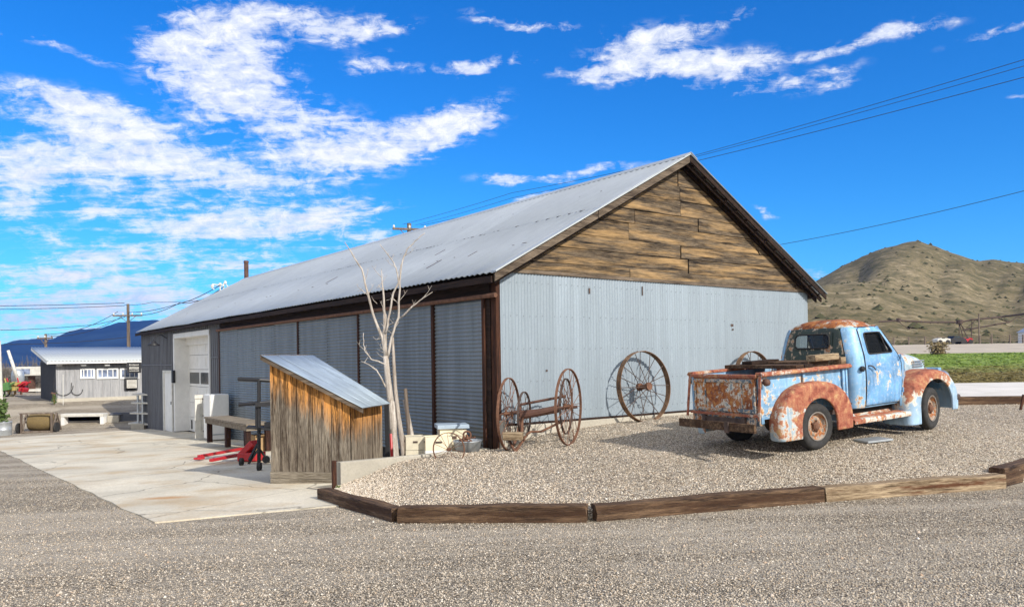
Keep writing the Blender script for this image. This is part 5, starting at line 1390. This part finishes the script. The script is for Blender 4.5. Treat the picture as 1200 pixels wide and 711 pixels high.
# the sign's worn lettering is unreadable: pale broken strokes in two rows
mb = MB(); 
for r, (h, n) in enumerate(((.10,8),(.20,9),(.07,12))):
    zc_ = lerp(z1, z0, (.24,.53,.80)[r]); q = x0+.12
    for k in range(n):
        wq = (x1-x0-.24)/n; mb.b2(q, q+wq*.55, -.632, -.622, zc_-h/2*random.uniform(.5,1), zc_+h/2*random.uniform(.4,1)); q += wq
mb.build('lettering', M['dirty_white'], sg)
x0, z1 = shp(147, 445); x1, z0 = shp(159, 455); mb = MB(); mb.b2(x0-.08,x1+.1,-.07,-.035,z0-.1,z1+.1); mb.build('vent_frame', M['black'], shop); ac = MB().b2(x0+.02,x1,-.35,-.07,z0+.04,z1).build('air_conditioner', M['dirty_white'], shop, bevel=.02)
mb = MB()
for k in range(6): z = lerp(z0+.1,z1-.05,k/5); mb.b2(x0+.06,x1-.05,-.36,-.352,z,z+.02)
mb.build('slats', M['iron_dark'], ac)
for px in (69,97,124.5,150.5):
    x, z = shp(px, 425.5); MB().b2(x-.14,x+.14,-.40,-.12,z-.16,z+.06).build('flood_lamp', M['white'], shop, bevel=.03)
# looped hose on hooks and pole by the wall
for x, r, z in ((shp(74,452)[0],.50,shp(74,452)[1]), (shp(90,458)[0],.30,shp(90,456)[1])):
    mb = MB(); mb.tube([(x+r*math.cos(t), -.08, z+r*1.1*math.sin(t)) for t in np.linspace(PI, 2*PI, 14)], .018, 6); mb.tube([(x-r,-.06,z),(x-r*.9,-.06,z+.4)], .018, 5); mb.build('cable_loop', M['rubber'], shop)
x, z = shp(74, 466); o = bar2w(0,0); pp = thing('marker_pole', (atd(74,473,44.2).x, 44.2, -.45), 0, 'thin white pole standing before the left end of the grey shop', 'pole'); tag(pp)
MB().tube([(0,0,0),(.02,0,1.75)], .018, 6).build('pole', M['dirty_white'], pp); 
fp = atd(64, 470, 44.4); pl = thing('flowering_plant', (fp.x, fp.y, -.42), 0, 'red flowering plant by the dark corner of the grey shop', 'plant')
# ------------------------------------------------------------------ low walls along the terrace edge
def low(name, x0, x1, y, z0, z1, th, mat, label, cat):
    o = MB().b2(0, x1-x0, 0, th, 0, z1-z0).build(name, mat, None, bevel=.015); o.location = (x0, y, z0); return tag(o, label, cat)
Y_ = 41.0
X = lambda px: ray(px, 490)[0]*Y_
Zp = lambda py: atd(100, py, Y_).z
lz_ = -1.45
bn = thing('loading_bench', (X(77), Y_-.3, lz_-.02), 0, 'long low bench of pale beams on white legs at the terrace edge', 'bench')
rel = lambda px: X(px)-X(77)
ztop = Zp(484)-lz_
MB().b2(rel(76), rel(125), -.1, .45, ztop-.14, ztop+.02).build('seat', M['dirty_white'], bn, bevel=.02)
for q in (78, 123.5): MB().b2(rel(q)-.09, rel(q)+.09, -.08, .3, 0, ztop-.14).build('leg', M['white'], bn, bevel=.01)
low('terrace_wall', X(74), X(126), Y_+.35, lz_-.3, Zp(487), .2, M['dark_wood'], 'dark timber retaining wall behind the long pale bench', 'wall')
low('concrete_block', X(126.5), X(140), Y_-.1, lz_-.3, Zp(487), .6, M['conc'], 'pale concrete block with dark tarp on top, right of the long bench', 'block')
low('terrace_wall', X(140.2), X(172), Y_+.05, lz_-.3, Zp(484), .3, M['shop_dark'], 'dark low wall behind the tiered shelf stand', 'wall')
# folded tarp on the block
rows = []
for i in range(9): rows.append([Vector((i*.09, j*.09, .06+.10*abs(noise.noise(Vector((i*.6, j*.6, 1)))) if 0 < i < 8 and 0 < j < 5 else 0)) for j in range(6)])
o = MB().grid(rows).build('folded_tarp', M['shop_dark'], None, smooth=True, solid=.02); o.location = (X(126.5)+.05, Y_+.0, Zp(487)+.01); tag(o, 'dark crumpled tarp on top of the pale concrete block', 'tarp')
# hose reel cart
hr = thing('hose_reel', (atd(49,500,39.2).x, 39.2, lotz(atd(49,500,39.2).x, 39.2)), rad(5), 'wooden reel wound with brown hose on a frame at the far left of the pad', 'reel')
MB().lathe([(0,-.55)]+[(.38+.03*(i%2)+.07*math.sin(i/15*PI), -.55+1.1*i/15) for i in range(16)]+[(0,.55)], 28, Matrix.Translation((0,0,.52)) @ AXX).build('hose_coil', M['rope'], hr, smooth=True)
mb = MB()
for x in (-.72,.72): mb.b2(x-.03,x+.03,-.5,.5,.0,.08); mb.beam((x,-.45,.05), (x,0,.98), .07, .06); mb.beam((x,.45,.05), (x,0,.98), .07, .06); mb.b2(x-.04,x+.04,-.55,-.45,0,1.0)
mb.b2(-.75,.75,-.52,-.44,.03,.12); mb.b2(-.8,.8,-.52,-.44,.95,1.02); mb.tube([(-.8,0,.52),(.8,0,.52)], .04, 8); mb.build('frame', M['pole'], hr)
for x in (-.95,.86): MB().lathe([(.0,-.04),(.26,-.04),(.26,.04),(0,.04)], 20, Matrix.Translation((x,-.3,.26)) @ AXX).build('wheel', M['rubber'], hr)
# galvanised stock tub with a plant at the left edge
tb = lot(6, 510); t2 = thing('planter_tub', (tb.x-.1, tb.y, lotz(tb.x, tb.y)), 0, 'round galvanised stock tub at the left edge of the pad', 'tub')
MB().lathe([(0,0),(.36,0),(.38,.03),(.37,.25),(.385,.27),(.37,.3),(.38,.62),(.40,.64),(.38,.66),(.355,.63),(.34,.5),(0,.5)], 32).build('tub', M['galv'], t2, smooth=True)
MB().lathe([(0,-.02),(.52,-.02),(.52,.03),(0,.03)], 24).build('stain_ring', M['rail_pale'], t2) if 0 else None
def leafy(name, loc, h, r, n, label, cat, mat, group=None, stems=6, leaf=.07, flowers=None, rz=0):
    root = thing(name, loc, rz, label, cat, group); st_m = MB(); lf = MB(); fl = MB()
    for i in range(stems):
        a = random.uniform(0, 6.28); q = random.uniform(0, r); top_ = Vector((q*math.cos(a), q*math.sin(a), h*random.uniform(.6,1))); st_m.tube([Vector((top_.x*.2, top_.y*.2, 0)), top_*.5+Vector((0,0,.05*h)), top_], [.02*h,.015*h,.005], 5)
        for k in range(n//stems):
            t = random.uniform(.15,1); p = Vector((top_.x*t, top_.y*t, top_.z*t))+Vector((random.gauss(0,r*.28), random.gauss(0,r*.28), random.gauss(0,.05*h)))
            d1 = Vector((random.gauss(0,1), random.gauss(0,1), random.gauss(0,.7))).normalized()*leaf*random.uniform(.6,1.4); d2 = d1.orthogonal().normalized()*leaf*.45
            lf.add([p-d1, p+d2, p+d1, p-d2], [(0,1,2,3)])
        if flowers: 
            c = top_; fl.lathe([(0,-.02),(leaf*1.3,0),(0,.03)], 8, Matrix.Translation(c) @ Matrix.Rotation(rad(60),4,'X'))
    st_m.build('stem', M['rope'], root); lf.build('foliage', mat, root, fix=False)
    if flowers: fl.build('flower', flowers, root)
    return root
leafy('leafy_plant', (tb.x-.25, tb.y, lotz(tb.x,tb.y)+.5), 1.5, .45, 420, 'tall green plant growing from the galvanised tub at the left edge', 'plant', M['leaf'], leaf=.10)
for o in list(pl.children): pass
bpy.data.objects.remove(pl)
leafy('flowering_plant', (fp.x, fp.y, -.42), .7, .2, 140, 'red flowering plant by the dark corner of the grey shop', 'plant', M['leaf'], leaf=.05, flowers=M['redbrown'])

# ------------------------------------------------------------------ farther left: yard with implements, red stand, tank
def far(px, py, d): return atd(px, py, d)
# red roadside stand with white awning box on its roof
D1 = 62.; fx = lambda px: ray(px, 450)[0]*D1; fz = lambda py: atd(35, py, D1).z
st2 = thing('red_stand', (fx(23), D1, -.33), 0, 'red open stand topped by a long white box, left of the grey shop', 'stand')
X0 = fx(23)
MB().b2(fx(22)-X0, fx(52)-X0, -.4, 2.2, fz(440)+.33, fz(429.5)+.33).build('roof_box', M['dirty_white'], st2, bevel=.05)
MB().b2(fx(29)-X0, fx(39)-X0, -.43, -.40, fz(438)+.33, fz(432)+.33).build('window', M['shop_glass'], st2)
mb = MB(); mb.b2(fx(33)-X0, fx(38)-X0, 0, .4, 0, fz(440)+.33); mb.b2(fx(41)-X0, fx(52)-X0, 0, .3, .2, fz(456)+.33); mb.each('post', M['redbrown'], st2)
MB().b2(fx(39)-X0, fx(52)-X0, 1.5, 1.7, 0, fz(441)+.33).build('back_wall', M['dirty_white'], st2)
MB().b2(fx(33)-X0, fx(55)-X0, -.2, .6, .1, .3).build('deck', M['dirty_white'], st2)
# silver tank and auger
D2 = 58.; tc_ = far(21, 448, D2)
tk2 = thing('silver_tank', (tc_.x, D2, -.33), 0, 'rounded silver tank among the yard machinery at far left', 'tank')
MB().lathe([(0,.7),(.25,.72),(.40,.9),(.43,1.4),(.38,1.75),(.18,1.9),(0,1.92)], 24).build('tank_body', M['galv'], tk2, smooth=True)
mb = MB(); 
for a in range(4): mb.beam((.28*math.cos(a*1.57),.28*math.sin(a*1.57),0), (.28*math.cos(a*1.57),.28*math.sin(a*1.57),.85), .06,.06)
mb.each('leg', M['iron'], tk2)
p, q = far(21, 445, 57), far(9.5, 410.5, 57); o = MB().tube([Vector(), q-p+Vector((0,0,0))], [.13,.10], 12).build('grain_spout', M['dirty_white'], None, smooth=True); o.location = p; tag(o, 'pale slanting spout pipe above the silver tank at far left', 'pipe')
p = far(1, 452, 50); o = MB().tube([(0,0,-1.1),(-.1,0,2.9)], .12, 8).build('white_post', M['dirty_white'], None); o.location = p; tag(o, 'thick pale post at the left edge of the view', 'post')
# small coloured implements in a row
ims = [(4,466,M['green'],M['yellow'],'green and yellow implement at the left edge of the yard'),(12,463,M['yellow'],M['green'],'yellow implement before the silver tank'),(17,468,M['red'],M['iron_dark'],'red implement below the silver tank'),(25,467,M['red'],M['yellow'],'pinkish red implement nearest the red stand')]
for i, (px, py, m1, m2, lb) in enumerate(ims):
    d = 54+i*.6; c = far(px, py, d); im = thing('farm_implement', (c.x, d, -.33), random.uniform(-.4,.4), lb, 'farm implement', 'small coloured implements in the yard')
    mb = MB(); mb.box((0,0,.55), (.9,.5,.28), Matrix.Rotation(.2*(i-1),3,'Y')); mb.beam((-.5,0,.4), (.7,.1,1.0), .12,.1); mb.beam((-.3,.2,.5), (-.5,.2,1.3), .08,.08); mb.box((.2,0,.85), (.4,.42,.3), Matrix.Rotation(-.3,3,'Y')); mb.build('body', m1, im, bevel=.03)
    mb = MB(); mb.tube([(-.5+.35*math.cos(t)*.9,-.3,.36+.34*math.sin(t)) for t in np.linspace(0,2*PI,17)[:-1]], .05, 6, closed=True); mb.beam((-.5,-.3,.04), (-.5,-.3,.68), .04,.04); mb.beam((-.8,-.3,.36), (-.2,-.3,.36), .04,.04); mb.build('wheel', m2, im)
# grey brush behind the yard
M['brush'] = plain('bare_brush', (.13,.115,.10), 1, var=.5, scale=1)
for i, (px, w, h) in enumerate(((3,1.7,3.3),(10,1.8,2.4),(33,2.6,3.4),(44,2.2,3.0),(20,1.6,2.6))):
    d = 74+i; c = far(px, 455, d); root = thing('bare_shrub', (c.x, d, -.33), 0, ['tall bare grey bush behind the left edge post','low bare bush between the post and the spout','leafless bush behind the red stand, left one','leafless bush nearest the grey shop roof','leafless bush directly behind the silver tank'][i], 'bush', 'bare bushes behind the yard')
    mb = MB()
    for k in range(150):
        a = random.uniform(0,6.28); rr_ = w*.5*random.random()**.5; z1 = h*(1-(rr_/(w*.62))**2)*random.uniform(.55,1.05); b = Vector((rr_*.3*math.cos(a), rr_*.3*math.sin(a), 0)); t = Vector((rr_*math.cos(a), rr_*math.sin(a), z1)); mb.tube([b, b.lerp(t,.5)+Vector((random.gauss(0,.08),0,.1)), t], [.03,.02,.006], 3, cap=False)
        for q in range(3): s0 = b.lerp(t, random.uniform(.5,.95)); mb.tube([s0, s0+Vector((random.gauss(0,.2), random.gauss(0,.2), random.uniform(.1,.35)))], [.014,.004], 3, cap=False)
    mb.build('twigs', M['brush'], root, fix=False)

# ------------------------------------------------------------------ utility poles and wires
def upole(px, pyt, pyb, d, label, arm=None, r=.14, zg=None, lean=0, tfm=False, ins=3):
    t = atd(px, pyt, d); b = zg if zg is not None else H(t.x, d)
    root = thing('utility_pole', (t.x, d, b), 0, label, 'pole', 'utility poles')
    L = t.z-b; MB().tube([(0,0,-.3),(0,0,L*.5),(0,0,L)], [r*1.15,r,r*.8], 10).build('pole', M['pole'], root)
    if arm:
        za, ln, rz = arm; R = Matrix.Rotation(rz,3,'Z'); mb = MB(); mb.beam(R @ Vector((-ln/2,-.12,L-za)), R @ Vector((ln/2,-.12,L-za)), .10,.12)
        mb.beam(R @ Vector((-ln*.3,-.12,L-za)), R @ Vector((0,-.12,L-za-.6)), .04,.04); mb.beam(R @ Vector((ln*.3,-.12,L-za)), R @ Vector((0,-.12,L-za-.6)), .04,.04); mb.build('crossarm', M['pole'], root)
        mb = MB()
        for k in range(ins): x = lerp(-ln/2+.08, ln/2-.08, k/(ins-1)); c = R @ Vector((x,-.12,L-za+.14)); mb.lathe([(0,-.1),(.05,-.08),(.07,0),(.04,.08),(0,.1)], 8, Matrix.Translation(c))
        mb.build('insulator', M['dirty_white'], root)
    if tfm: MB().lathe([(0,-.4),(.2,-.38),(.22,.3),(.12,.36),(0,.38)], 14, Matrix.Translation((.3,-.15,L-1.4))).build('transformer', M['galv'], root, smooth=True)
    return root, Vector((t.x, d, t.z))
PA, pa = upole(150, 356, 411, 66, 'utility pole with crossarm and wires above the grey shop roof', (1.0,2.4,.1), ins=4)
MB().b2(-.25,.25,-.3,-.1,.0,.0) if 0 else None
PB, pb_ = upole(53.5, 391, 411, 70, 'short utility pole behind the left end of the grey shop', (.4,1.4,0), r=.13)
PC, pc = upole(479.5, 262, 280, 46, 'utility pole rising just above the barn ridge', (.35,2.0,rad(15)), r=.16, ins=3, zg=.0)
def wire(pts, r, label, sag=0., grp='overhead wires'):
    P = [atd(*p) if len(p) == 3 and not isinstance(p, Vector) else p for p in pts]; out = []
    for a, b in zip(P, P[1:]):
        for k in range(13):
            t = k/12
            if k == 0 and out: continue
            v = a.lerp(b, t); v.z -= sag*4*t*(1-t); out.append(v)
    o = MB().tube([v-P[0] for v in out], r, 5).build('overhead_wire', M['wire'], None, smooth=True); o.location = P[0]; return tag(o, label, 'wire', grp)
wire([(-60,359,60),(146,355,66)], .026, 'topmost wire running left from the pole above the grey shop', .05)
wire([(-60,362.5,60),(146,358,66)], .026, 'second wire down, running left from the pole above the grey shop', .1)
wire([(-60,386.5,60),(92,382,63),(147,371,66)], .024, 'sagging wire left of the pole, level with the far mountain crest', .15)
wire([(54,391.5,70),(138,365,66)], .024, 'wire sloping up from the short pole to the tall pole', .5)
wire([(55,393,70),(146,369,66)], .022, 'lower sloping wire between the short and tall poles', .6)
wire([(-40,403.5,52),(149,395,66)], .022, 'lowest wire, crossing in front of the blue mountains', .2)
wire([(150,366,66),(205,357,58),(258,334,42)], .024, 'wire rising from the tall pole to the barn rake bracket', .15)
wire([(154,369,66),(210,355,56),(262,336,42)], .024, 'lower twin wire from the tall pole to the barn bracket', .3)
wire([(146,357,66),(178,354,66),(250,350,66)], .02, 'thin wire passing behind the far barn eave', .1)
wire([(472,263,46),(600,226,41),(815,182,34),(1240,58,23)], .010, 'upper power line crossing the sky above the barn ridge', .05)
wire([(486,264,46),(600,232,41),(815,184,34),(1240,66,23)], .009, 'middle power line crossing the sky above the barn ridge', .05)
wire([(493,264,46),(610,238,41),(815,189,34),(1240,80,23)], .011, 'lower power line crossing the sky above the barn ridge', .05)
wire([(560,330,60),(912,287,52),(1260,208,40)], .017, 'single wire right of the barn roof, above the hill', .2)

# ------------------------------------------------------------------ right: centre-pivot irrigation line, fence, vehicles
DP = 128.
pv = thing('irrigation_pivot', (atd(1050,410,DP).x, DP, 2.6), 0, 'long grey centre-pivot irrigation truss on wheeled tower before the hill', 'irrigation')
pl_ = lambda px, py, dd=0: atd(px, py, DP+dd)-Vector(pv.location)
mb = MB()
mb.tube([pl_(1030,377), pl_(1052,375.5), pl_(1090,377.5), pl_(1124,377.5), pl_(1140,374.5), pl_(1175,371), pl_(1215,366,-8)], .14, 6)
mb.tube([pl_(1131,386.5), pl_(1160,381.5), pl_(1184,377)], .12, 6); mb.build('main_pipe', M['iron_dark'], pv)
mb = MB()
for a, b in (((1052,376),(1065,386)),((1065,386),(1075,378)),((1168,372),(1184,377)),((1184,377),(1192,371)),((1124,378),(1131,386.5)),((1144,374),(1131,386)),((1192,371),(1200,374))): mb.tube([pl_(*a), pl_(*b)], .055, 5)
for x in range(1090, 1125, 9): mb.tube([pl_(x,377.6), pl_(x+.3,379.5)], .05, 5)
mb.lathe([(0,-.35),(.35,-.3),(.35,.3),(0,.35)], 10, Matrix.Translation(pl_(1053,375))); mb.lathe([(0,-.4),(.5,-.35),(.5,.3),(0,.35)], 10, Matrix.Translation(pl_(1124.5,377)))
mb.build('truss', M['iron_dark'], pv)
mb = MB()
for a, b in (((1124,378),(1124,403)),((1125,378),(1137,402)),((1124,378),(1130,400)),((1139,376),(1138,402)),((1124,398),(1138,400))): mb.tube([pl_(*a), pl_(*b)], .07, 5)
mb.build('tower', M['iron_dark'], pv)
p = atd(1147.5, 400, 127); o = MB().tube([(0,0,0),(0,0,5.0)], .12, 6).build('utility_pole', M['pole'], None); o.location = (p.x, 127, H(p.x,127)-.1); tag(o, 'plain wooden pole in front of the hill at right', 'pole')
# fence
fn = thing('wire_fence', (atd(1030,405,124).x, 124, 3.0), 0, 'weathered post-and-rail farm fence along the foot of the hill', 'fence')
x0, x1 = atd(1010,400,124).x, atd(1290,400,124).x; x = x0; mb = MB()
while x < x1:
    z = H(x,124)-.1; pb = MB().b2(-.09,.09,-.09,.09,0,random.uniform(1.2,1.7)); o = pb.build('fence_post', M['pole'], fn); o.location = (x-fn.location.x, 0, z-fn.location.z); x += random.uniform(1.8,3.2)
for k in range(3): mb.beam((x0-fn.location.x, 0, H(x0,124)+.4+.38*k-3.0), (x1-fn.location.x, 0, H(x1,124)+.4+.38*k-3.0), .06,.07)
mb.build('rails', M['pole'], fn)
def car(px, py, d, L, h, mat, label, cat='car', nm='parked_car'):
    c = atd(px, py, d); r = thing(nm, (c.x, d, H(c.x,d)), random.uniform(-.1,.1), label, cat)
    mb = MB(); mb.grid([[Vector((x, y, z)) for x, z in ((-L/2,.35),(-L/2,.8),(-L*.3,.95),(-L*.2,h),(L*.12,h),(L*.25,.95),(L/2,.85),(L/2,.35))] for y in (-.85,.85)]); 
    for y in (-.85,.85): mb.add([Vector((x, y, z)) for x, z in ((-L/2,.35),(-L/2,.8),(-L*.3,.95),(-L*.2,h),(L*.12,h),(L*.25,.95),(L/2,.85),(L/2,.35))], [tuple(range(8))])
    mb.build('body', mat, r)
    for x in (-L*.3,L*.3):
        for y in (-.8,.8): MB().lathe([(0,-.1),(.35,-.1),(.35,.1),(0,.1)], 14, Matrix.Translation((x,y,.35)) @ AXY).build('wheel', M['rubber'], r)
    for s in (-1,1): MB().b2(-L*.17,L*.1,s*.852,s*.865,1.0,h-.1).build('window', M['dark_glass'], r)
    return r
car(1131, 403, 123.2, 1.5, .95, M['red'], 'small red vehicle below the irrigation tower')
car(1119, 402, 123, 2.6, 1.3, M['black'], 'dark vehicle left of the red one below the irrigation tower')
car(1103, 403, 122.8, 2.0, 1.0, M['dirty_white'], 'pale low vehicle by the fence, left of the dark one')
c = atd(1213, 401, 135); bw_ = thing('white_shed', (c.x-1.0, 135, H(c.x,135)), 0, 'white shed at the right edge below the hill', 'shed')
MB().b2(0,2.6,0,3,0,1.9).build('walls', M['white'], bw_); MB().prism([(-.2,-.2,1.9),(2.8,-.2,1.9),(1.3,-.2,2.7)], (0,3.4,0)).build('roof', M['galv'], bw_); MB().b2(.9,1.6,-.03,-.003,0,1.6).build('door', M['galv'], bw_)
# tumbleweed-like shrub at the edge of the green field
leafy('field_shrub', (atd(1099,411,84).x, 84, H(atd(1099,411,84).x,84)-.1), 1.5, 1.2, 700, 'dry brown shrub at the far edge of the green field', 'shrub', plain('dry_leaf', (.20,.15,.07), .9, var=.5, scale=6), leaf=.16)
# fence and machinery at the far left edge of the tree-less yard end here

wd = lot(399, 578); leafy('weed', (wd.x, wd.y-.05, lotz(wd.x, wd.y)+.02), .16, .07, 60, 'small green weed at the foot of the stake by the low wall', 'weed', M['leaf'], stems=4, leaf=.022)
# ------------------------------------------------------------------ SKY, SUN, CAMERA
SUN_EL = rad(32); sx, sy_ = .68, -.735
w = bpy.data.worlds.new('World'); scene.world = w; w.use_nodes = True; nt = w.node_tree; nt.nodes.clear(); k = N(nt)
out = nt.nodes.new('ShaderNodeOutputWorld'); bg = nt.nodes.new('ShaderNodeBackground'); nt.links.new(bg.outputs[0], out.inputs[0])
sky = nt.nodes.new('ShaderNodeTexSky'); sky.sky_type = 'NISHITA'; sky.sun_disc = False; sky.sun_elevation = SUN_EL; sky.sun_rotation = math.atan2(sx, sy_); sky.altitude = 700; sky.air_density = 1.; sky.dust_density = .35; sky.ozone_density = 3.
hs = nt.nodes.new('ShaderNodeHueSaturation'); hs.inputs['Saturation'].default_value = SAT = 1.35; hs.inputs['Value'].default_value = 1.0; k.l(sky.outputs[0], hs.inputs['Color'])
gm = k.mix(1., hs.outputs[0], (.55,1.42,1.95), 'MULTIPLY')
gen = k.n('ShaderNodeTexCoord').outputs['Generated']; sp = k.sep(gen)
az = k.math('ARCTAN2', sp[0], sp[1]); el = k.math('ARCTAN2', sp[2], k.math('SQRT', k.math('ADD', k.math('MULTIPLY', sp[0], sp[0]), k.math('MULTIPLY', sp[1], sp[1]))))
cv = k.n('ShaderNodeCombineXYZ'); k.l(az, cv.inputs[0]); k.l(el, cv.inputs[1]); vec = cv.outputs[0]
# domain warp so that the cloud edges wander
wn = k.noise(vec, 5, 5, .6, out=1); vm = k.n('ShaderNodeVectorMath', operation='MULTIPLY_ADD'); k.l(wn, vm.inputs[0]); vm.inputs[1].default_value = (.13,.07,0); 
vs_ = k.n('ShaderNodeVectorMath', operation='SUBTRACT'); k.l(vec, vs_.inputs[0]); vs_.inputs[1].default_value = (.065,.035,0); k.l(vs_.outputs[0], vm.inputs[2]); wv_ = vm.outputs[0]
def azel(px, py):
    a, b = ray(px, py); return math.atan(a), math.atan(b/math.hypot(1, a))
clouds = [ # px, py, rx, ry, turn(deg, image clockwise), amount
 (235,45,40,26,-20,.9),(262,88,52,46,15,1.15),(300,128,56,34,30,1.05),(285,60,40,30,0,.8),(340,18,70,18,6,.8),(270,14,46,14,0,.8),(395,30,40,12,-8,.45),
 (120,150,60,22,14,1.1),(170,180,90,26,12,1.15),(90,192,80,22,4,1.1),(260,205,75,12,8,1.0),(40,182,50,14,0,.8),(12,232,34,24,10,.95),(20,200,30,12,0,.6),
 (540,142,44,14,-20,1.05),(485,162,70,20,-16,1.05),(430,185,60,18,-12,.85),(380,170,60,34,0,.45),(340,190,50,30,0,.5),
 (300,262,110,15,2,1.15),(390,255,56,12,-4,1.05),(230,272,70,12,0,.95),(430,283,40,8,0,.6),(180,296,60,9,0,.6),
 (90,290,70,8,2,.6),(45,268,26,6,6,.5),(108,248,24,5,0,.85),(60,310,120,12,3,.95),(190,325,90,12,0,.85),(300,305,40,14,0,.8),(30,338,90,11,0,.9),(150,350,120,10,0,.8),(60,366,110,10,0,.95),(215,352,60,12,0,.8),(90,388,140,8,0,.8),(225,378,60,10,0,.6),
 (800,80,78,20,8,1.15),(850,70,50,14,-6,.9),(730,62,44,16,-22,.75),(690,85,40,8,0,.6),(770,40,60,12,-12,.5),(860,15,30,6,-20,.4),(612,32,50,7,3,1.),(560,76,54,7,-3,1.),(430,38,34,8,-8,.9),(455,72,22,8,0,.4),(420,76,22,14,0,.35),(945,88,50,9,-6,1.),(1010,45,60,7,-12,.7),(1060,40,40,8,-10,.5),(1165,40,44,5,-20,.7),(1190,120,22,3,-10,.5),
 (610,215,46,6,-3,1.),(695,203,40,6,-8,.8),(885,250,12,5,20,.95),(640,238,50,5,-8,.8),(60,58,110,6,16,.32),(40,110,110,9,20,.30),(130,170,150,8,20,.2),(990,95,30,6,0,.4),(950,325,50,8,0,.35),(200,240,150,40,0,.18)]
tot = None
# height of cloud mask
for (px, py, rx, ry, rt, am) in clouds:
    a0, e0 = azel(px, py); a1, e1 = azel(px+8, py); a2, e2 = azel(px, py-8)
    sa = (a1-a0)/8; se = (e2-e0)/8
    mp = k.n('ShaderNodeMapping', vector_type='TEXTURE'); k.l(wv_, mp.inputs[0]); mp.inputs['Location'].default_value = (a0, e0, 0); mp.inputs['Rotation'].default_value = (0, 0, -rad(rt)+math.atan2(e1-e0, a1-a0)); mp.inputs['Scale'].default_value = (rx*1.28*sa, ry*1.28*se, 1)
    ln = k.n('ShaderNodeVectorMath', operation='DOT_PRODUCT'); k.l(mp.outputs[0], ln.inputs[0]); k.l(mp.outputs[0], ln.inputs[1])
    m_ = k.math('MULTIPLY', k.math('EXPONENT', k.math('MULTIPLY', ln.outputs['Value'], -1.6)), am)
    tot = m_ if tot is None else k.math('ADD', tot, m_)
tot = k.math('MINIMUM', tot, 1.15)
# texture: streaky cirrus plus small puffs, compressed towards the horizon
pl2 = k.n('ShaderNodeCombineXYZ'); zz = k.math('ADD', k.math('MAXIMUM', sp[2], 0.), .09)
k.l(k.math('DIVIDE', sp[0], zz), pl2.inputs[0]); k.l(k.math('DIVIDE', sp[1], zz), pl2.inputs[1])
t1 = k.noise(k.coord(src=pl2.outputs[0], scale=(1.,1.5,1), rot=(0,0,rad(35))), 2.2, 11, .68, .6); t2 = k.noise(k.coord(src=pl2.outputs[0], scale=(.7,1.6,1), rot=(0,0,rad(50))), 7.5, 8, .64, .4); t3 = k.noise(k.coord(src=vec, scale=(1,1.7,1), rot=(0,0,rad(-8))), 44, 7, .66, .5)
tex = k.math('ADD', k.math('ADD', k.math('MULTIPLY', t1, .50), k.math('MULTIPLY', t2, .28)), k.math('MULTIPLY', t3, .34))
dens = k.math('SUBTRACT', k.math('ADD', k.math('MULTIPLY', tot, .50), k.math('MULTIPLY', k.math('SUBTRACT', tex, .52), 3.3)), .19)
dens = k.math('MULTIPLY', dens, k.ramp(tot, [(.03, 0.), (.22, 1.)]))
soft = k.ramp(dens, [(.0, 0.), (.16, .2), (.36, .68), (.7, 1.)])
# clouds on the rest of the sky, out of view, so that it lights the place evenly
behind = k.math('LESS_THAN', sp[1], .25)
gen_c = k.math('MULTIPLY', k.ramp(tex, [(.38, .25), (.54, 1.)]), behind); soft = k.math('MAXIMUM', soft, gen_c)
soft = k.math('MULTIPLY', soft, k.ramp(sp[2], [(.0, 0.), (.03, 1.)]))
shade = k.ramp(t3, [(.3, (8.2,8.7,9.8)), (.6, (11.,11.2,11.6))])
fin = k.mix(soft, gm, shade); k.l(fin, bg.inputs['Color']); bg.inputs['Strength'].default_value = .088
sun = bpy.data.lights.new('sun', 'SUN'); sun.energy = 4.7; sun.angle = rad(.53); sun.color = (1,.945,.86)
so = bpy.data.objects.new('sun', sun); COL.objects.link(so); dv_ = Vector((sx*math.cos(SUN_EL), sy_*math.cos(SUN_EL), math.sin(SUN_EL))); so.rotation_euler = dv_.to_track_quat('Z', 'Y').to_euler(); so.location = (10,-10,20)
# air
HZ = True
if HZ:
    mb = MB(); mb.b2(-7200, 1800, -420, 4800, -30, 330); hz = mb.build('haze', M['wire'], None); tag(hz, kind='stuff')
    m = bpy.data.materials.new('haze'); m.use_nodes = True; nt = m.node_tree; nt.nodes.clear(); o_ = nt.nodes.new('ShaderNodeOutputMaterial'); pv_ = nt.nodes.new('ShaderNodeVolumePrincipled'); nt.links.new(pv_.outputs[0], o_.inputs['Volume'])
    pv_.inputs['Color'].default_value = (.10,.30,1.,1); pv_.inputs['Density'].default_value = .00010; pv_.inputs['Anisotropy'].default_value = 0
    hz.data.materials.clear(); hz.data.materials.append(m)
cam = bpy.data.cameras.new('camera'); co_ = bpy.data.objects.new('camera', cam); COL.objects.link(co_); scene.camera = co_
cam.sensor_width = 36; cam.lens = F/1200*36; cam.shift_y = (YH-355.5)/1200; cam.clip_end = 20000; cam.clip_start = .1
co_.location = (0,0,CZ); co_.rotation_euler = (Matrix.Rotation(PI/2, 4, 'X') @ Matrix.Rotation(-ROLL, 4, 'Z')).to_euler()
scene.view_settings.view_transform = 'Standard'; scene.view_settings.look = 'None'; scene.view_settings.gamma = 1; scene.view_settings.use_curve_mapping = False
scene.view_settings.exposure = .18
scene.render.engine = 'CYCLES'; scene.cycles.max_bounces = 6; scene.cycles.transparent_max_bounces = 8; scene.cycles.volume_bounces = 0
scene.cycles.use_denoising = True
